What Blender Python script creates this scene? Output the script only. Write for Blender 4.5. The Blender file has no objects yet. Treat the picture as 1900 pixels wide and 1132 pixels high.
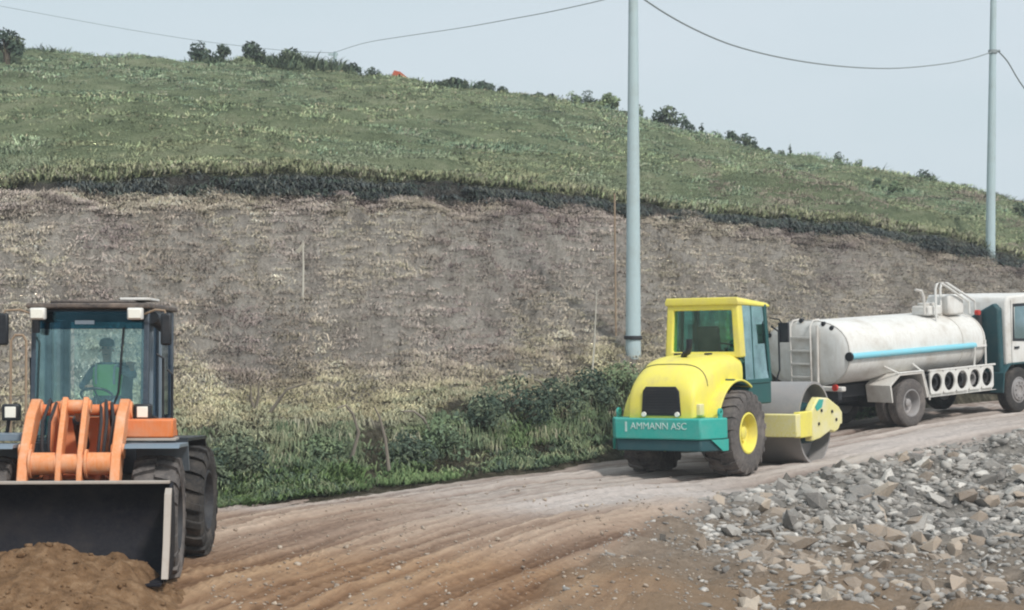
import bpy, bmesh, math, random
import numpy as np
from mathutils import Vector, Matrix, noise as mnoise
R = math.radians
HAZE = .0011
S = bpy.context.scene
COL = S.collection

# ------------------------------------------------------------------ camera, sky, sun, exposure
H = 3.0            # camera height
F = 3600.0         # focal length in photograph pixels (1900 wide)
HZ = 600.0         # photograph row of the horizon
cam_d = bpy.data.cameras.new('camera'); cam = bpy.data.objects.new('camera', cam_d); COL.objects.link(cam)
cam.location = (0, 0, H); cam.rotation_euler = (R(90), 0, 0)
cam_d.sensor_width = 36; cam_d.lens = 36*F/1900; cam_d.shift_y = (HZ-566)/1900
cam_d.clip_start = .5; cam_d.clip_end = 6000
S.camera = cam
S.cycles.filter_width = 2.1      # a soft, slightly blurred lens

SUN_EL, SUN_AZ = 46, 34       # elevation; azimuth to the right of straight behind the camera
w = bpy.data.worlds.new('World'); S.world = w; w.use_nodes = True
nt = w.node_tree; nt.nodes.clear()
sk = nt.nodes.new('ShaderNodeTexSky'); sk.sky_type = 'NISHITA'; sk.sun_disc = False
sk.sun_elevation = R(SUN_EL); sk.sun_rotation = R(180-SUN_AZ); sk.dust_density = 4; sk.air_density = 1.5
ms = nt.nodes.new('ShaderNodeMix'); ms.data_type = 'RGBA'; ms.blend_type = 'MULTIPLY'; ms.inputs[0].default_value = 1
nt.links.new(sk.outputs[0], ms.inputs[6]); ms.inputs[7].default_value = (.1, .1, .1, 1)
tc = nt.nodes.new('ShaderNodeTexCoord'); nz = nt.nodes.new('ShaderNodeTexNoise')
mp = nt.nodes.new('ShaderNodeMapping'); mp.inputs['Scale'].default_value = (3, 3, 9)
nt.links.new(tc.outputs['Generated'], mp.inputs[0]); nt.links.new(mp.outputs[0], nz.inputs[0])
nz.inputs['Scale'].default_value = 1.6; nz.inputs['Detail'].default_value = 4
rp = nt.nodes.new('ShaderNodeValToRGB')
rp.color_ramp.elements[0].position = .3; rp.color_ramp.elements[0].color = (.50, .585, .635, 1)
rp.color_ramp.elements[1].position = .7; rp.color_ramp.elements[1].color = (.54, .61, .665, 1)
nt.links.new(nz.outputs[0], rp.inputs[0])
mx = nt.nodes.new('ShaderNodeMix'); mx.data_type = 'RGBA'; mx.inputs[0].default_value = .93   # overcast veil
nt.links.new(ms.outputs[2], mx.inputs[6]); nt.links.new(rp.outputs[0], mx.inputs[7])
bg = nt.nodes.new('ShaderNodeBackground'); bg.inputs[1].default_value = 1.0
nt.links.new(mx.outputs[2], bg.inputs[0])
wo = nt.nodes.new('ShaderNodeOutputWorld'); nt.links.new(bg.outputs[0], wo.inputs[0])

sd = bpy.data.lights.new('sun', 'SUN'); sd.energy = 2.3; sd.angle = R(8); sd.color = (1, .96, .90)
sun = bpy.data.objects.new('sun', sd); COL.objects.link(sun)
ce = math.cos(R(SUN_EL))
sv = Vector((math.sin(R(SUN_AZ))*ce, -math.cos(R(SUN_AZ))*ce, math.sin(R(SUN_EL))))
sun.rotation_euler = (-sv).to_track_quat('-Z', 'Y').to_euler(); sun.location = sv*50
S.view_settings.view_transform = 'Standard'; S.view_settings.look = 'None'
S.view_settings.exposure = .40; S.view_settings.gamma = 1; S.view_settings.use_curve_mapping = False

# ------------------------------------------------------------------ helpers
rng = np.random.default_rng(7); rnd = random.Random(11)

def P(px, py, d):
    return Vector(((px-950)/F*d, d, H+(HZ-py)/F*d))

_T = np.random.default_rng(3).random((256, 256))
def vn(x, y):
    x = np.asarray(x, float); y = np.asarray(y, float)
    xi = np.floor(x).astype(int); yi = np.floor(y).astype(int)
    fx = x-xi; fy = y-yi; fx = fx*fx*(3-2*fx); fy = fy*fy*(3-2*fy)
    a = _T[xi & 255, yi & 255]; b = _T[(xi+1) & 255, yi & 255]
    c = _T[xi & 255, (yi+1) & 255]; d = _T[(xi+1) & 255, (yi+1) & 255]
    return (a+(b-a)*fx)*(1-fy)+(c+(d-c)*fx)*fy
def fbm(x, y, o=4):
    s = 0; a = .5; t = 0
    for k in range(o):
        s = s+a*vn(x*2**k+17.3*k, y*2**k+5.1*k); t += a; a *= .5
    return s/t
def sstep(a, b, x):
    t = np.clip((x-a)/(b-a), 0, 1); return t*t*(3-2*t)

def tag(o, label=None, cat=None, group=None, kind=None):
    if label: o['label'] = label
    if cat: o['category'] = cat
    if group: o['group'] = group
    if kind: o['kind'] = kind
    return o
def empty(name, loc=(0, 0, 0), rot=(0, 0, 0), parent=None):
    o = bpy.data.objects.new(name, None); COL.objects.link(o)
    o.location = loc; o.rotation_euler = rot; o.empty_display_size = .2
    if parent: o.parent = parent
    return o
def link(name, me, mat, parent=None):
    o = bpy.data.objects.new(name, me); COL.objects.link(o)
    if mat: me.materials.append(mat)
    if parent: o.parent = parent
    return o
def copy_tree(o, parent=None):
    c = o.copy(); COL.objects.link(c); c.parent = parent
    for ch in list(o.children): copy_tree(ch, c)
    return c
def arr_mesh(name, V, Fc, col=None):
    """V (n,3); Fc (m,k) faces of one size; col (n,3) point colours"""
    me = bpy.data.meshes.new(name); V = np.asarray(V, np.float32); Fc = np.asarray(Fc, np.int32)
    m, k = Fc.shape
    me.vertices.add(len(V)); me.vertices.foreach_set('co', V.ravel())
    me.loops.add(m*k); me.loops.foreach_set('vertex_index', Fc.ravel())
    me.polygons.add(m); me.polygons.foreach_set('loop_start', np.arange(0, m*k, k, dtype=np.int32))
    me.polygons.foreach_set('loop_total', np.full(m, k, np.int32))
    me.update(calc_edges=True)
    if col is not None:
        a = me.attributes.new('col', 'FLOAT_COLOR', 'POINT')
        c4 = np.ones((len(V), 4), np.float32); c4[:, :3] = col
        a.data.foreach_set('color', c4.ravel())
    return me
def fattr(me, name, v):
    a = me.attributes.new(name, 'FLOAT', 'POINT'); a.data.foreach_set('value', np.asarray(v, np.float32).ravel())

class MB:
    def __init__(s): s.bm = bmesh.new()
    def _add(s, pts, faces, M=None):
        vs = [s.bm.verts.new((M @ Vector(p)) if M else p) for p in pts]
        for f in faces:
            try: s.bm.faces.new([vs[i] for i in f])
            except ValueError: pass
        return s
    def box(s, x0, x1, y0, y1, z0, z1, M=None):
        return s._add([(x0,y0,z0),(x1,y0,z0),(x1,y1,z0),(x0,y1,z0),(x0,y0,z1),(x1,y0,z1),(x1,y1,z1),(x0,y1,z1)],
                      [(0,3,2,1),(4,5,6,7),(0,1,5,4),(1,2,6,5),(2,3,7,6),(3,0,4,7)], M)
    def prism(s, prof, y0, y1, axis='y', M=None):
        """profile of (a,b): axis y -> (x,z); axis x -> (y,z); axis z -> (x,y)"""
        f = {'y': lambda a, b, t: (a, t, b), 'x': lambda a, b, t: (t, a, b), 'z': lambda a, b, t: (a, b, t)}[axis]
        n = len(prof)
        pts = [f(a, b, y0) for a, b in prof]+[f(a, b, y1) for a, b in prof]
        fs = [tuple(range(n)), tuple(range(2*n-1, n-1, -1))]+[(i, i+n, (i+1) % n+n, (i+1) % n) for i in range(n)]
        return s._add(pts, fs, M)
    def loft(s, rings, cap=True, closed=True):
        n = len(rings[0]); pts = [p for r in rings for p in r]; fs = []
        for k in range(len(rings)-1):
            for i in range(n if closed else n-1):
                j = (i+1) % n; fs.append((k*n+i, k*n+j, (k+1)*n+j, (k+1)*n+i))
        if cap: fs += [tuple(range(n-1, -1, -1)), tuple(range((len(rings)-1)*n, len(rings)*n))]
        return s._add(pts, fs)
    def tube(s, pts, r, n=10, cap=True, closed=False):
        pts = [Vector(p) for p in pts]; rr = r if isinstance(r, (list, tuple)) else [r]*len(pts)
        rings = []; ref = None
        for i, p in enumerate(pts):
            a = pts[i-1] if i else p; b = pts[i+1] if i < len(pts)-1 else p
            t = (b-a).normalized()
            if ref is None: ref = Vector((0, 0, 1)) if abs(t.z) < .9 else Vector((1, 0, 0))
            u = t.cross(ref).normalized(); v = t.cross(u).normalized(); ref = -v if False else ref
            if abs(t.dot(ref)) > .97: ref = Vector((1, 0, 0)) if abs(t.x) < .9 else Vector((0, 1, 0))
            rings.append([p+u*(rr[i]*math.cos(2*math.pi*k/n))+v*(rr[i]*math.sin(2*math.pi*k/n)) for k in range(n)])
        return s.loft([[tuple(q) for q in r_] for r_ in rings], cap)
    def cyl(s, a, b, r0, r1=None, n=24): return s.tube([a, b], [r0, r0 if r1 is None else r1], n)
    def lathe(s, prof, n=48, axis='y', c=(0, 0, 0), closed=False, a0=0.):
        """profile of (r, t): revolve round the axis through c"""
        pts = []; fs = []; m = len(prof)
        for k in range(n):
            a = a0+2*math.pi*k/n
            for r, t in prof:
                ca, sa = r*math.cos(a), r*math.sin(a)
                q = (ca, t, sa) if axis == 'y' else (t, ca, sa) if axis == 'x' else (ca, sa, t)
                pts.append((q[0]+c[0], q[1]+c[1], q[2]+c[2]))
        for k in range(n):
            for i in range(m if closed else m-1):
                j = (i+1) % m; k2 = (k+1) % n
                fs.append((k*m+i, k*m+j, k2*m+j, k2*m+i))
        return s._add(pts, fs)
    def build(s, name, mat, parent=None, bevel=0, smooth=38, seg=2):
        bmesh.ops.recalc_face_normals(s.bm, faces=s.bm.faces)
        me = bpy.data.meshes.new(name); s.bm.to_mesh(me); s.bm.free()
        if smooth:
            me.polygons.foreach_set('use_smooth', [True]*len(me.polygons)); me.set_sharp_from_angle(angle=R(smooth))
        o = link(name, me, mat, parent)
        if bevel:
            b = o.modifiers.new('bevel', 'BEVEL'); b.width = bevel; b.segments = seg; b.limit_method = 'ANGLE'; b.angle_limit = R(40)
            b.harden_normals = False
        return o

# ------------------------------------------------------------------ materials
def newmat(name):
    m = bpy.data.materials.new(name); m.use_nodes = True; n = m.node_tree; n.nodes.clear()
    o = n.nodes.new('ShaderNodeOutputMaterial'); b = n.nodes.new('ShaderNodeBsdfPrincipled'); n.links.new(b.outputs[0], o.inputs[0])
    return m, n, b
def N(n, t, **k):
    x = n.nodes.new(t)
    for a, v in k.items(): setattr(x, a, v)
    return x
def tex(n, scale, detail=5, rough=.6, vec=None, coord='Object', stretch=None):
    t = N(n, 'ShaderNodeTexNoise'); t.inputs['Scale'].default_value = scale; t.inputs['Detail'].default_value = detail; t.inputs['Roughness'].default_value = rough
    if vec is None:
        c = N(n, 'ShaderNodeTexCoord'); vec = c.outputs[coord]
    if stretch:
        mpn = N(n, 'ShaderNodeMapping'); mpn.inputs['Scale'].default_value = stretch; n.links.new(vec, mpn.inputs[0]); vec = mpn.outputs[0]
    n.links.new(vec, t.inputs['Vector']); return t.outputs['Fac']
def ramp(n, src, stops):
    r = N(n, 'ShaderNodeValToRGB'); n.links.new(src, r.inputs[0]); e = r.color_ramp.elements
    while len(e) < len(stops): e.new(.5)
    for x, (p, c) in zip(e, stops):
        x.position = p; x.color = (c, c, c, 1) if not isinstance(c, (tuple, list)) else (*c, 1)
    return r.outputs[0]
def mix(n, fac, a, b, mode='MIX'):
    m = N(n, 'ShaderNodeMix', data_type='RGBA', blend_type=mode)
    for i, v in ((0, fac), (6, a), (7, b)):
        if hasattr(v, 'is_linked'): n.links.new(v, m.inputs[i])
        elif i == 0: m.inputs[0].default_value = v
        else: m.inputs[i].default_value = (*v, 1)
    return m.outputs[2]
def math_(n, op, a, b=None):
    m = N(n, 'ShaderNodeMath', operation=op)
    for i, v in ((0, a), (1, b)):
        if v is None: continue
        if hasattr(v, 'is_linked'): n.links.new(v, m.inputs[i])
        else: m.inputs[i].default_value = v
    return m.outputs[0]
def attr(n, name, kind='GEOMETRY'):
    return N(n, 'ShaderNodeAttribute', attribute_name=name, attribute_type=kind)
def bump(n, b, src, dist, strength=1):
    x = N(n, 'ShaderNodeBump'); x.inputs['Distance'].default_value = dist; x.inputs['Strength'].default_value = strength
    n.links.new(src, x.inputs['Height']); n.links.new(x.outputs[0], b.inputs['Normal'])

DUST = (.36, .30, .24)
def paint(name, c, rough=.45, dirt=.35, dcol=DUST, scale=3.0, metal=0, streak=False, spec=.4, var=.12):
    m, n, b = newmat(name)
    f1 = tex(n, scale, 8, .68); f2 = tex(n, scale*9, 5, .7, stretch=(1, 1, .15) if streak else None)
    msk = ramp(n, f1, [(.42, 0.), (.68, 1.)]); ms2 = ramp(n, f2, [(.38, 0.), (.72, 1.)])
    cv = mix(n, f2, tuple(x*(1-var) for x in c), tuple(min(1, x*(1+var)) for x in c))
    g = math_(n, 'MULTIPLY', math_(n, 'MAXIMUM', math_(n, 'MULTIPLY', msk, .8), math_(n, 'MULTIPLY', ms2, .55)), dirt)
    n.links.new(mix(n, g, cv, dcol), b.inputs['Base Color'])
    r_ = math_(n, 'ADD', rough, math_(n, 'MULTIPLY', g, .5)); n.links.new(r_, b.inputs['Roughness'])
    b.inputs['Metallic'].default_value = metal; b.inputs['Specular IOR Level'].default_value = spec
    bump(n, b, f2, .004, .5)
    return m
def glass(name, tint, gloss=.16, gcol=(.75, .9, .95)):
    m = bpy.data.materials.new(name); m.use_nodes = True; n = m.node_tree; n.nodes.clear()
    o = n.nodes.new('ShaderNodeOutputMaterial'); t = n.nodes.new('ShaderNodeBsdfTransparent'); t.inputs[0].default_value = (*tint, 1)
    g = n.nodes.new('ShaderNodeBsdfGlossy'); g.inputs['Roughness'].default_value = .06; g.inputs[0].default_value = (*gcol, 1)
    x = n.nodes.new('ShaderNodeMixShader')
    lw = N(n, 'ShaderNodeLayerWeight'); lw.inputs[0].default_value = .25
    sm = tex(n, 2.2, 4, .6)
    f = math_(n, 'ADD', math_(n, 'MULTIPLY', lw.outputs['Facing'], .35), math_(n, 'MULTIPLY', ramp(n, sm, [(.3, .5), (.7, 1.3)]), gloss))
    n.links.new(f, x.inputs[0]); n.links.new(t.outputs[0], x.inputs[1]); n.links.new(g.outputs[0], x.inputs[2]); n.links.new(x.outputs[0], o.inputs[0])
    return m
def blade_mat(name, trans=.15):
    m, n, b = newmat(name)
    a = attr(n, 'col'); n.links.new(a.outputs['Color'], b.inputs['Base Color'])
    b.inputs['Roughness'].default_value = .85; b.inputs['Specular IOR Level'].default_value = .15
    g = N(n, 'ShaderNodeNewGeometry'); vm = N(n, 'ShaderNodeVectorMath', operation='SCALE'); vm.inputs['Scale'].default_value = 1-trans
    n.links.new(g.outputs['Normal'], vm.inputs[0]); va = N(n, 'ShaderNodeVectorMath', operation='ADD'); va.inputs[1].default_value = (0, -.45*trans*1.6, .85*trans*1.6)   # soft tufts shade like the slope they stand on
    n.links.new(vm.outputs[0], va.inputs[0]); vn_ = N(n, 'ShaderNodeVectorMath', operation='NORMALIZE'); n.links.new(va.outputs[0], vn_.inputs[0]); n.links.new(vn_.outputs[0], b.inputs['Normal'])
    return m

M = {}
M['orange'] = paint('orange_paint', (.72, .19, .045), .5, .55, (.50, .36, .27), 2.6, streak=True)
M['orange_hi'] = paint('worn_orange_paint', (.74, .25, .075), .5, .8, (.66, .50, .38), 5, streak=True)
M['dark'] = paint('dark_steel', (.018, .02, .026), .6, .3, (.16, .14, .12), 4)
M['bucket_in'] = paint('bucket_steel', (.006, .007, .013), .65, .3, (.11, .09, .075), 2.2, spec=.2)
M['edge'] = paint('worn_edge_steel', (.42, .38, .34), .5, .5, (.30, .22, .16), 6)
M['greyframe'] = paint('grey_blue_frame', (.16, .21, .26), .4, .3, (.3, .28, .26), 3)
M['blackframe'] = paint('black_frame', (.012, .016, .022), .4, .2, (.12, .11, .1), 3)
M['rubber'] = paint('tyre_rubber', (.022, .023, .025), .8, .75, (.17, .145, .125), 3.2, spec=.25)
M['rubber_dusty'] = paint('dusty_tyre_rubber', (.075, .07, .07), .85, .9, (.30, .26, .235), 2.4, spec=.2)
M['yellow'] = paint('yellow_paint', (.86, .76, .11), .45, .75, (.58, .48, .24), 2.2, streak=True)
M['yellow_dusty_sunlit'] = paint('dusty_sunlit_yellow_paint', (.74, .66, .22), .55, 1., (.72, .68, .56), 2.6)  # dusty yellow with the cream glare of the sun put into the colour
M['teal'] = paint('teal_paint', (.02, .38, .32), .45, .55, (.20, .36, .32), 2.4)
M['teal_dark'] = paint('dark_teal_paint', (.012, .07, .085), .55, .4, (.12, .13, .12), 3)
M['drum'] = paint('drum_steel', (.30, .29, .29), .5, .8, (.40, .36, .34), 2.2, metal=.2)
M['bluepost'] = paint('blue_grey_cab_frame', (.035, .055, .08), .35, .3, (.25, .26, .27), 3)
M['roofm'] = paint('dusty_dark_roof', (.05, .045, .045), .6, .8, (.36, .28, .22), 2.5)
M['white'] = paint('white_paint', (.76, .755, .73), .5, .9, (.44, .39, .33), 1.6, streak=True, var=.05)
M['white_dirty'] = paint('dirty_white_paint', (.66, .64, .60), .5, .9, (.40, .35, .31), 2.2, streak=True, var=.06)
M['blue'] = paint('blue_stripe_paint', (.20, .58, .70), .4, .45, (.4, .45, .45), 3)
M['cabteal'] = paint('cab_interior_green', (.02, .10, .10), .6, .2, (.1, .1, .1), 3)
M['seat'] = paint('seat_fabric', (.02, .03, .04), .8, .2, (.1, .1, .1), 5)
M['lens'] = paint('lamp_lens', (.85, .84, .76), .2, .1, (.6, .55, .45), 6)
M['red'] = paint('red_lens', (.5, .03, .02), .3, .2, (.3, .15, .12), 6)
M['rust'] = paint('rusty_roof_sheet', (.50, .10, .05), .7, .5, (.45, .20, .13), 3)
M['wall'] = paint('pale_wall', (.6, .55, .5), .8, .5, (.4, .35, .3), 3)
M['pole'] = paint('pale_pole_paint', (.44, .56, .59), .55, .8, (.33, .37, .36), 1.1, streak=True)
M['wire'] = paint('cable', (.26, .30, .31), .6, .1)
M['rustrod'] = paint('rusty_rod', (.30, .22, .15), .8, .4)
M['stake'] = paint('bleached_stake', (.54, .52, .45), .8, .5)
M['deadwood'] = paint('dead_wood', (.22, .19, .16), .9, .5, (.35, .32, .28), 6)
M['bark'] = paint('bark', (.10, .08, .06), .9, .4, (.2, .17, .14), 8)
M['skin'] = paint('skin', (.44, .26, .18), .6, .1)
M['navy'] = paint('navy_clothing', (.20, .25, .30), .85, .15, (.1, .1, .1), 8)
M['hivis'] = paint('hi_vis_green', (.40, .95, .32), .7, .1, (.3, .5, .3), 8)
M['capm'] = paint('dark_cap', (.06, .085, .09), .8, .1, (.1, .1, .1), 8)
M['letter'] = paint('white_lettering', (.60, .74, .70), .5, .75, (.20, .42, .38), 9)
M['glass_loader'] = glass('teal_cab_glass', (.84, 1., .98), .19, (.55, .85, .88))
M['glass_shade'] = glass('blue_sunband_glass', (.03, .15, .24), .08, (.2, .5, .65))
M['glass_side'] = glass('blue_side_glass', (.16, .24, .32), .30, (.6, .75, .9))
M['glass_roller'] = glass('green_cab_glass', (.30, .66, .64), .42, (.75, 1., 1.))
M['glass_rear'] = glass('dark_green_cab_glass', (.32, .66, .62), .16, (.45, .75, .75))
M['glass_truck'] = glass('truck_glass', (.25, .40, .40), .35)
M['blade'] = blade_mat('grass_blades', .78)
M['leaf'] = blade_mat('shrub_leaves', .45)

# rock material: each stone its own tone
def rockmat(name, stops):
    m, n, b = newmat(name)
    oi = N(n, 'ShaderNodeObjectInfo'); g = N(n, 'ShaderNodeNewGeometry')
    rr = math_(n, 'FRACT', math_(n, 'ADD', oi.outputs['Random'], g.outputs['Random Per Island']))
    base = ramp(n, rr, stops)
    f = tex(n, 9, 8, .7); n.links.new(mix(n, math_(n, 'MULTIPLY', ramp(n, f, [(.35, 0.15), (.65, 1.)]), .7), base, (.33, .295, .265)), b.inputs['Base Color'])
    b.inputs['Roughness'].default_value = .9; b.inputs['Specular IOR Level'].default_value = .2
    bump(n, b, f, .02, .8)
    return m
M['rock'] = rockmat('broken_rock', [(0., (.10, .10, .098)), (.3, (.22, .22, .212)), (.58, (.33, .32, .30)), (.84, (.44, .42, .39)), (1., (.74, .71, .66))])
M['rock_brown'] = rockmat('brown_broken_rock', [(0., (.20, .15, .11)), (.4, (.34, .26, .19)), (.75, (.46, .36, .27)), (1., (.55, .46, .36))])

# ------------------------------------------------------------------ ground surface
CT = [ # photograph column, row, height below the camera
 (130,1065,-2.86),(250,1040,-2.94),(-160,1062,-2.86),(0,1132,-2.90),(500,1132,-2.92),(900,1132,-2.97),(-300,1132,-2.9),
 (400,940,-2.80),(600,917,-2.74),(800,893,-2.68),(1000,868,-2.61),(1150,847,-2.54),(700,960,-2.78),(900,930,-2.76),
 (1280,884,-2.69),(1400,868,-2.66),(1490,860,-2.63),(1690,793,-2.25),(1560,788,-2.30),(1889,766,-2.06),(1780,750,-2.08),(1640,815,-2.38),
 (1900,800,-2.12),(1720,836,-2.36),(1540,872,-2.58),(1300,935,-2.74),(1130,985,-2.84),
 (1900,965,-3.25),(1720,985,-3.28),(1540,1000,-3.26),(1330,1030,-3.12),(1900,1132,-3.45),(1400,1132,-3.22),(1150,1132,-3.04),(2200,1000,-3.4),(2200,770,-2.1),(2300,1132,-3.6)]
cp = np.array([[(px-950)/F*(z*F/(HZ-py)), z*F/(HZ-py), z] for px, py, z in CT])
def tps_fit(c, lam=.02):
    n = len(c); d = np.hypot(c[:, None, 0]-c[None, :, 0], c[:, None, 1]-c[None, :, 1])
    K = np.where(d > 0, d**2*np.log(d+1e-9), 0)+lam*np.eye(n)
    A = np.zeros((n+3, n+3)); A[:n, :n] = K; A[:n, n] = 1; A[:n, n+1:] = c[:, :2]; A[n, :n] = 1; A[n+1:, :n] = c[:, :2].T
    return np.linalg.solve(A, np.r_[c[:, 2], 0, 0, 0])
TW = tps_fit(cp)
def gbase(x, y):
    x = np.asarray(x, float); y = np.asarray(y, float); sh = x.shape; x = x.ravel(); y = y.ravel()
    xc = np.clip(x, -9, 18); yc = np.clip(y, 16, 56)
    z = TW[-3]+TW[-2]*xc+TW[-1]*yc
    for (a, b, _), wt in zip(cp, TW):
        d2 = (xc-a)**2+(yc-b)**2+1e-12; z = z+wt*d2*.5*np.log(d2)
    out = np.maximum(np.hypot(np.maximum(np.abs(x-4.5)-13.5, 0), np.maximum(np.abs(y-36)-20, 0)), 0)
    k = sstep(0, 25, out)
    return (H+z*(1-k)-3.1*k).reshape(sh)

# wheel-track lines of the road (plan)
CL = np.array([(-4.6, 2), (-4.2, 12), (-3.4, 18), (-2.6, 22), (-1.2, 26), (1.0, 29.6), (4.0, 33), (8.0, 37), (13, 42), (22, 51), (40, 68)], float)
def spline(pts, k=14):
    out = []
    for i in range(len(pts)-1):
        p0 = pts[max(i-1, 0)]; p1 = pts[i]; p2 = pts[i+1]; p3 = pts[min(i+2, len(pts)-1)]
        for j in range(k):
            t = j/k; out.append(.5*((2*p1)+(-p0+p2)*t+(2*p0-5*p1+4*p2-p3)*t*t+(-p0+3*p1-3*p2+p3)*t**3))
    return np.array(out+[pts[-1]])
CS = spline(CL); CSL = np.r_[0, np.cumsum(np.hypot(*np.diff(CS, axis=0).T))]
def road_st(x, y):
    x = np.asarray(x, float).ravel(); y = np.asarray(y, float).ravel()
    best = np.full(x.shape, 1e9); S_ = np.zeros_like(best); T_ = np.zeros_like(best)
    for i in range(len(CS)-1):
        a = CS[i]; dv = CS[i+1]-a; L = np.hypot(*dv); u = dv/L
        q = np.clip((x-a[0])*u[0]+(y-a[1])*u[1], 0, L)
        dx = x-a[0]-q*u[0]; dy = y-a[1]-q*u[1]; dd = dx*dx+dy*dy; mk = dd < best
        best[mk] = dd[mk]; S_[mk] = CSL[i]+q[mk]; T_[mk] = (np.sign(u[0]*dy-u[1]*dx)*np.sqrt(dd))[mk]
    return S_, T_
def to_px(x, y, z): return 950+F*x/y, HZ-F*(z-H)/y
NEAR = np.array([(900, 1180), (1050, 1040), (1180, 975), (1300, 930), (1420, 900), (1540, 872), (1700, 838), (1900, 801), (2300, 735)], float)
def rubble_mask(x, y):
    z = gbase(x, y); yy = np.maximum(np.asarray(y, float), 5.); px, py = to_px(x, yy, z)
    ed = np.interp(px, NEAR[:, 0], NEAR[:, 1])
    return sstep(-6, 30, py-ed+26*(fbm(px*.012, py*.03, 3)-.5))*sstep(860, 1330, px+260*(fbm(px*.006+3, py*.02, 3)-.5))*sstep(8, 14, yy)
def ground(x, y, detail=True):
    x = np.asarray(x, float); y = np.asarray(y, float)
    z = gbase(x, y)
    if detail:
        global RUT
        s, t = road_st(x, y); s = s.reshape(x.shape); t = t.reshape(x.shape); rm = rubble_mask(x, y)
        wob = t+.35*(fbm(s*.09, t*.25+3, 2)-.5)+.22*(fbm(s*.22+5, t*.8, 2)-.5)
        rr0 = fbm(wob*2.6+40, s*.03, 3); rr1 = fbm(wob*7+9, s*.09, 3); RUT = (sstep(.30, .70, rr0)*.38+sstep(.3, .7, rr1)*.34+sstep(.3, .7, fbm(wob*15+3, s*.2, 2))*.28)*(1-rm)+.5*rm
        rut = (fbm(wob*1.7+40, s*.035, 3)-.5)*.08+(RUT-.5)*.13
        near = sstep(60, 48, y)*sstep(4, 10, y)
        z = z+near*((1-rm)*(rut*sstep(7, 4, np.abs(t))+(fbm(x*2.2, y*2.2, 4)-.5)*.06)+rm*((fbm(x*1.3, y*1.3, 5)-.5)*.5))
    return z
def gz(x, y): return float(ground(np.array([x]), np.array([y]))[0])

def axis_pts(lo, hi, step, far):
    a = list(np.arange(lo, hi+1e-6, step)); g = step*1.6; u = hi; v = lo; up = []; dn = []
    while u < far: u += g; up.append(u); v -= g; dn.append(v); g *= 1.38
    return np.array(dn[::-1]+a+up)
xs = axis_pts(-9, 15.5, .085, 2000); ys = axis_pts(18, 46, .085, 2000)
GX, GY = np.meshgrid(xs, ys, indexing='xy')
GZ = ground(GX, GY)
nx, ny = len(xs), len(ys); ii = np.arange(nx*ny).reshape(ny, nx)
Q = np.stack([ii[:-1, :-1], ii[:-1, 1:], ii[1:, 1:], ii[1:, :-1]], -1).reshape(-1, 4)
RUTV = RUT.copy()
gme = arr_mesh('ground', np.stack([GX, GY, GZ], -1).reshape(-1, 3), Q)
s_, t_ = road_st(GX, GY); rmv = rubble_mask(GX, GY).ravel()
fattr(gme, 'road_s', s_); fattr(gme, 'road_t', t_); fattr(gme, 'rubble', rmv)
gpx, gpy = to_px(GX.ravel(), np.maximum(GY.ravel(), 5), GZ.ravel())
def patch(px, py, d, rx, ry, ang=.75):
    c = P(px, py, d); dx = GX.ravel()-c.x; dy = GY.ravel()-c.y; ca, sa = math.cos(ang), math.sin(ang)
    u = (dx*ca+dy*sa)/rx; v = (-dx*sa+dy*ca)/ry; return np.exp(-(u*u+v*v))
pale = np.clip(patch(1090, 932, 29.5, 2.6, .9)+.8*patch(1250, 905, 31, 2.5, .8)+.9*patch(1760, 800, 40, 6, 1.3, .9)+.6*patch(1600, 830, 37, 3, 1.)+.7*patch(430, 938, 29.2, 1.6, .3, .4), 0, 1)
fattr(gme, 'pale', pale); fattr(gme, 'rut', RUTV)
# browner laterite soil towards the near left
fattr(gme, 'laterite', np.clip(sstep(26.5, 19.8, GY.ravel())*sstep(9, 3, GX.ravel())*1.0+sstep(31.8, 28, GY.ravel()+3*(fbm(GX.ravel()*.5, GY.ravel()*.5, 3)-.5))*.55, 0, 1))
gme.polygons.foreach_set('use_smooth', [True]*len(gme.polygons))
m, n, b = newmat('dirt_road_and_rubble')
at, as_ = attr(n, 'road_t'), attr(n, 'road_s')
cv = N(n, 'ShaderNodeCombineXYZ')
n.links.new(math_(n, 'MULTIPLY', at.outputs['Fac'], 3.4), cv.inputs[0]); n.links.new(math_(n, 'MULTIPLY', as_.outputs['Fac'], .16), cv.inputs[1])
st1 = tex(n, 1.0, 6, .62, vec=cv.outputs[0])
cv2 = N(n, 'ShaderNodeCombineXYZ')
n.links.new(math_(n, 'MULTIPLY', at.outputs['Fac'], 11.), cv2.inputs[0]); n.links.new(math_(n, 'MULTIPLY', as_.outputs['Fac'], 1.1), cv2.inputs[1])
st2 = tex(n, 1.0, 6, .68, vec=cv2.outputs[0])
fine = tex(n, 7, 8, .72, coord='Object'); big = tex(n, .5, 4, .6, coord='Object')
c1 = ramp(n, st1, [(.30, (.24, .185, .16)), (.45, (.40, .335, .30)), (.57, (.52, .46, .42)), (.72, (.66, .61, .57))])
c1 = mix(n, math_(n, 'MULTIPLY', st2, .75), c1, ramp(n, st2, [(.35, (.22, .17, .145)), (.68, (.54, .48, .43))]))
lat = mix(n, attr(n, 'laterite').outputs['Fac'], (1, 1, 1), (.88, .66, .45))
c1 = mix(n, 1., c1, lat, 'MULTIPLY')
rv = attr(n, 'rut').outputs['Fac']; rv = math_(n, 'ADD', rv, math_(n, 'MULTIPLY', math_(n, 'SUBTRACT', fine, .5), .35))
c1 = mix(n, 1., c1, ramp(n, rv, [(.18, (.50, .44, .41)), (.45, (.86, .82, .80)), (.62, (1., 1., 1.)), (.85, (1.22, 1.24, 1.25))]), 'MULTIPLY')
palef = math_(n, 'MULTIPLY', attr(n, 'pale').outputs['Fac'], ramp(n, fine, [(.25, .55), (.6, 1.)]))
c1 = mix(n, palef, c1, (.56, .51, .48))
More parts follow.
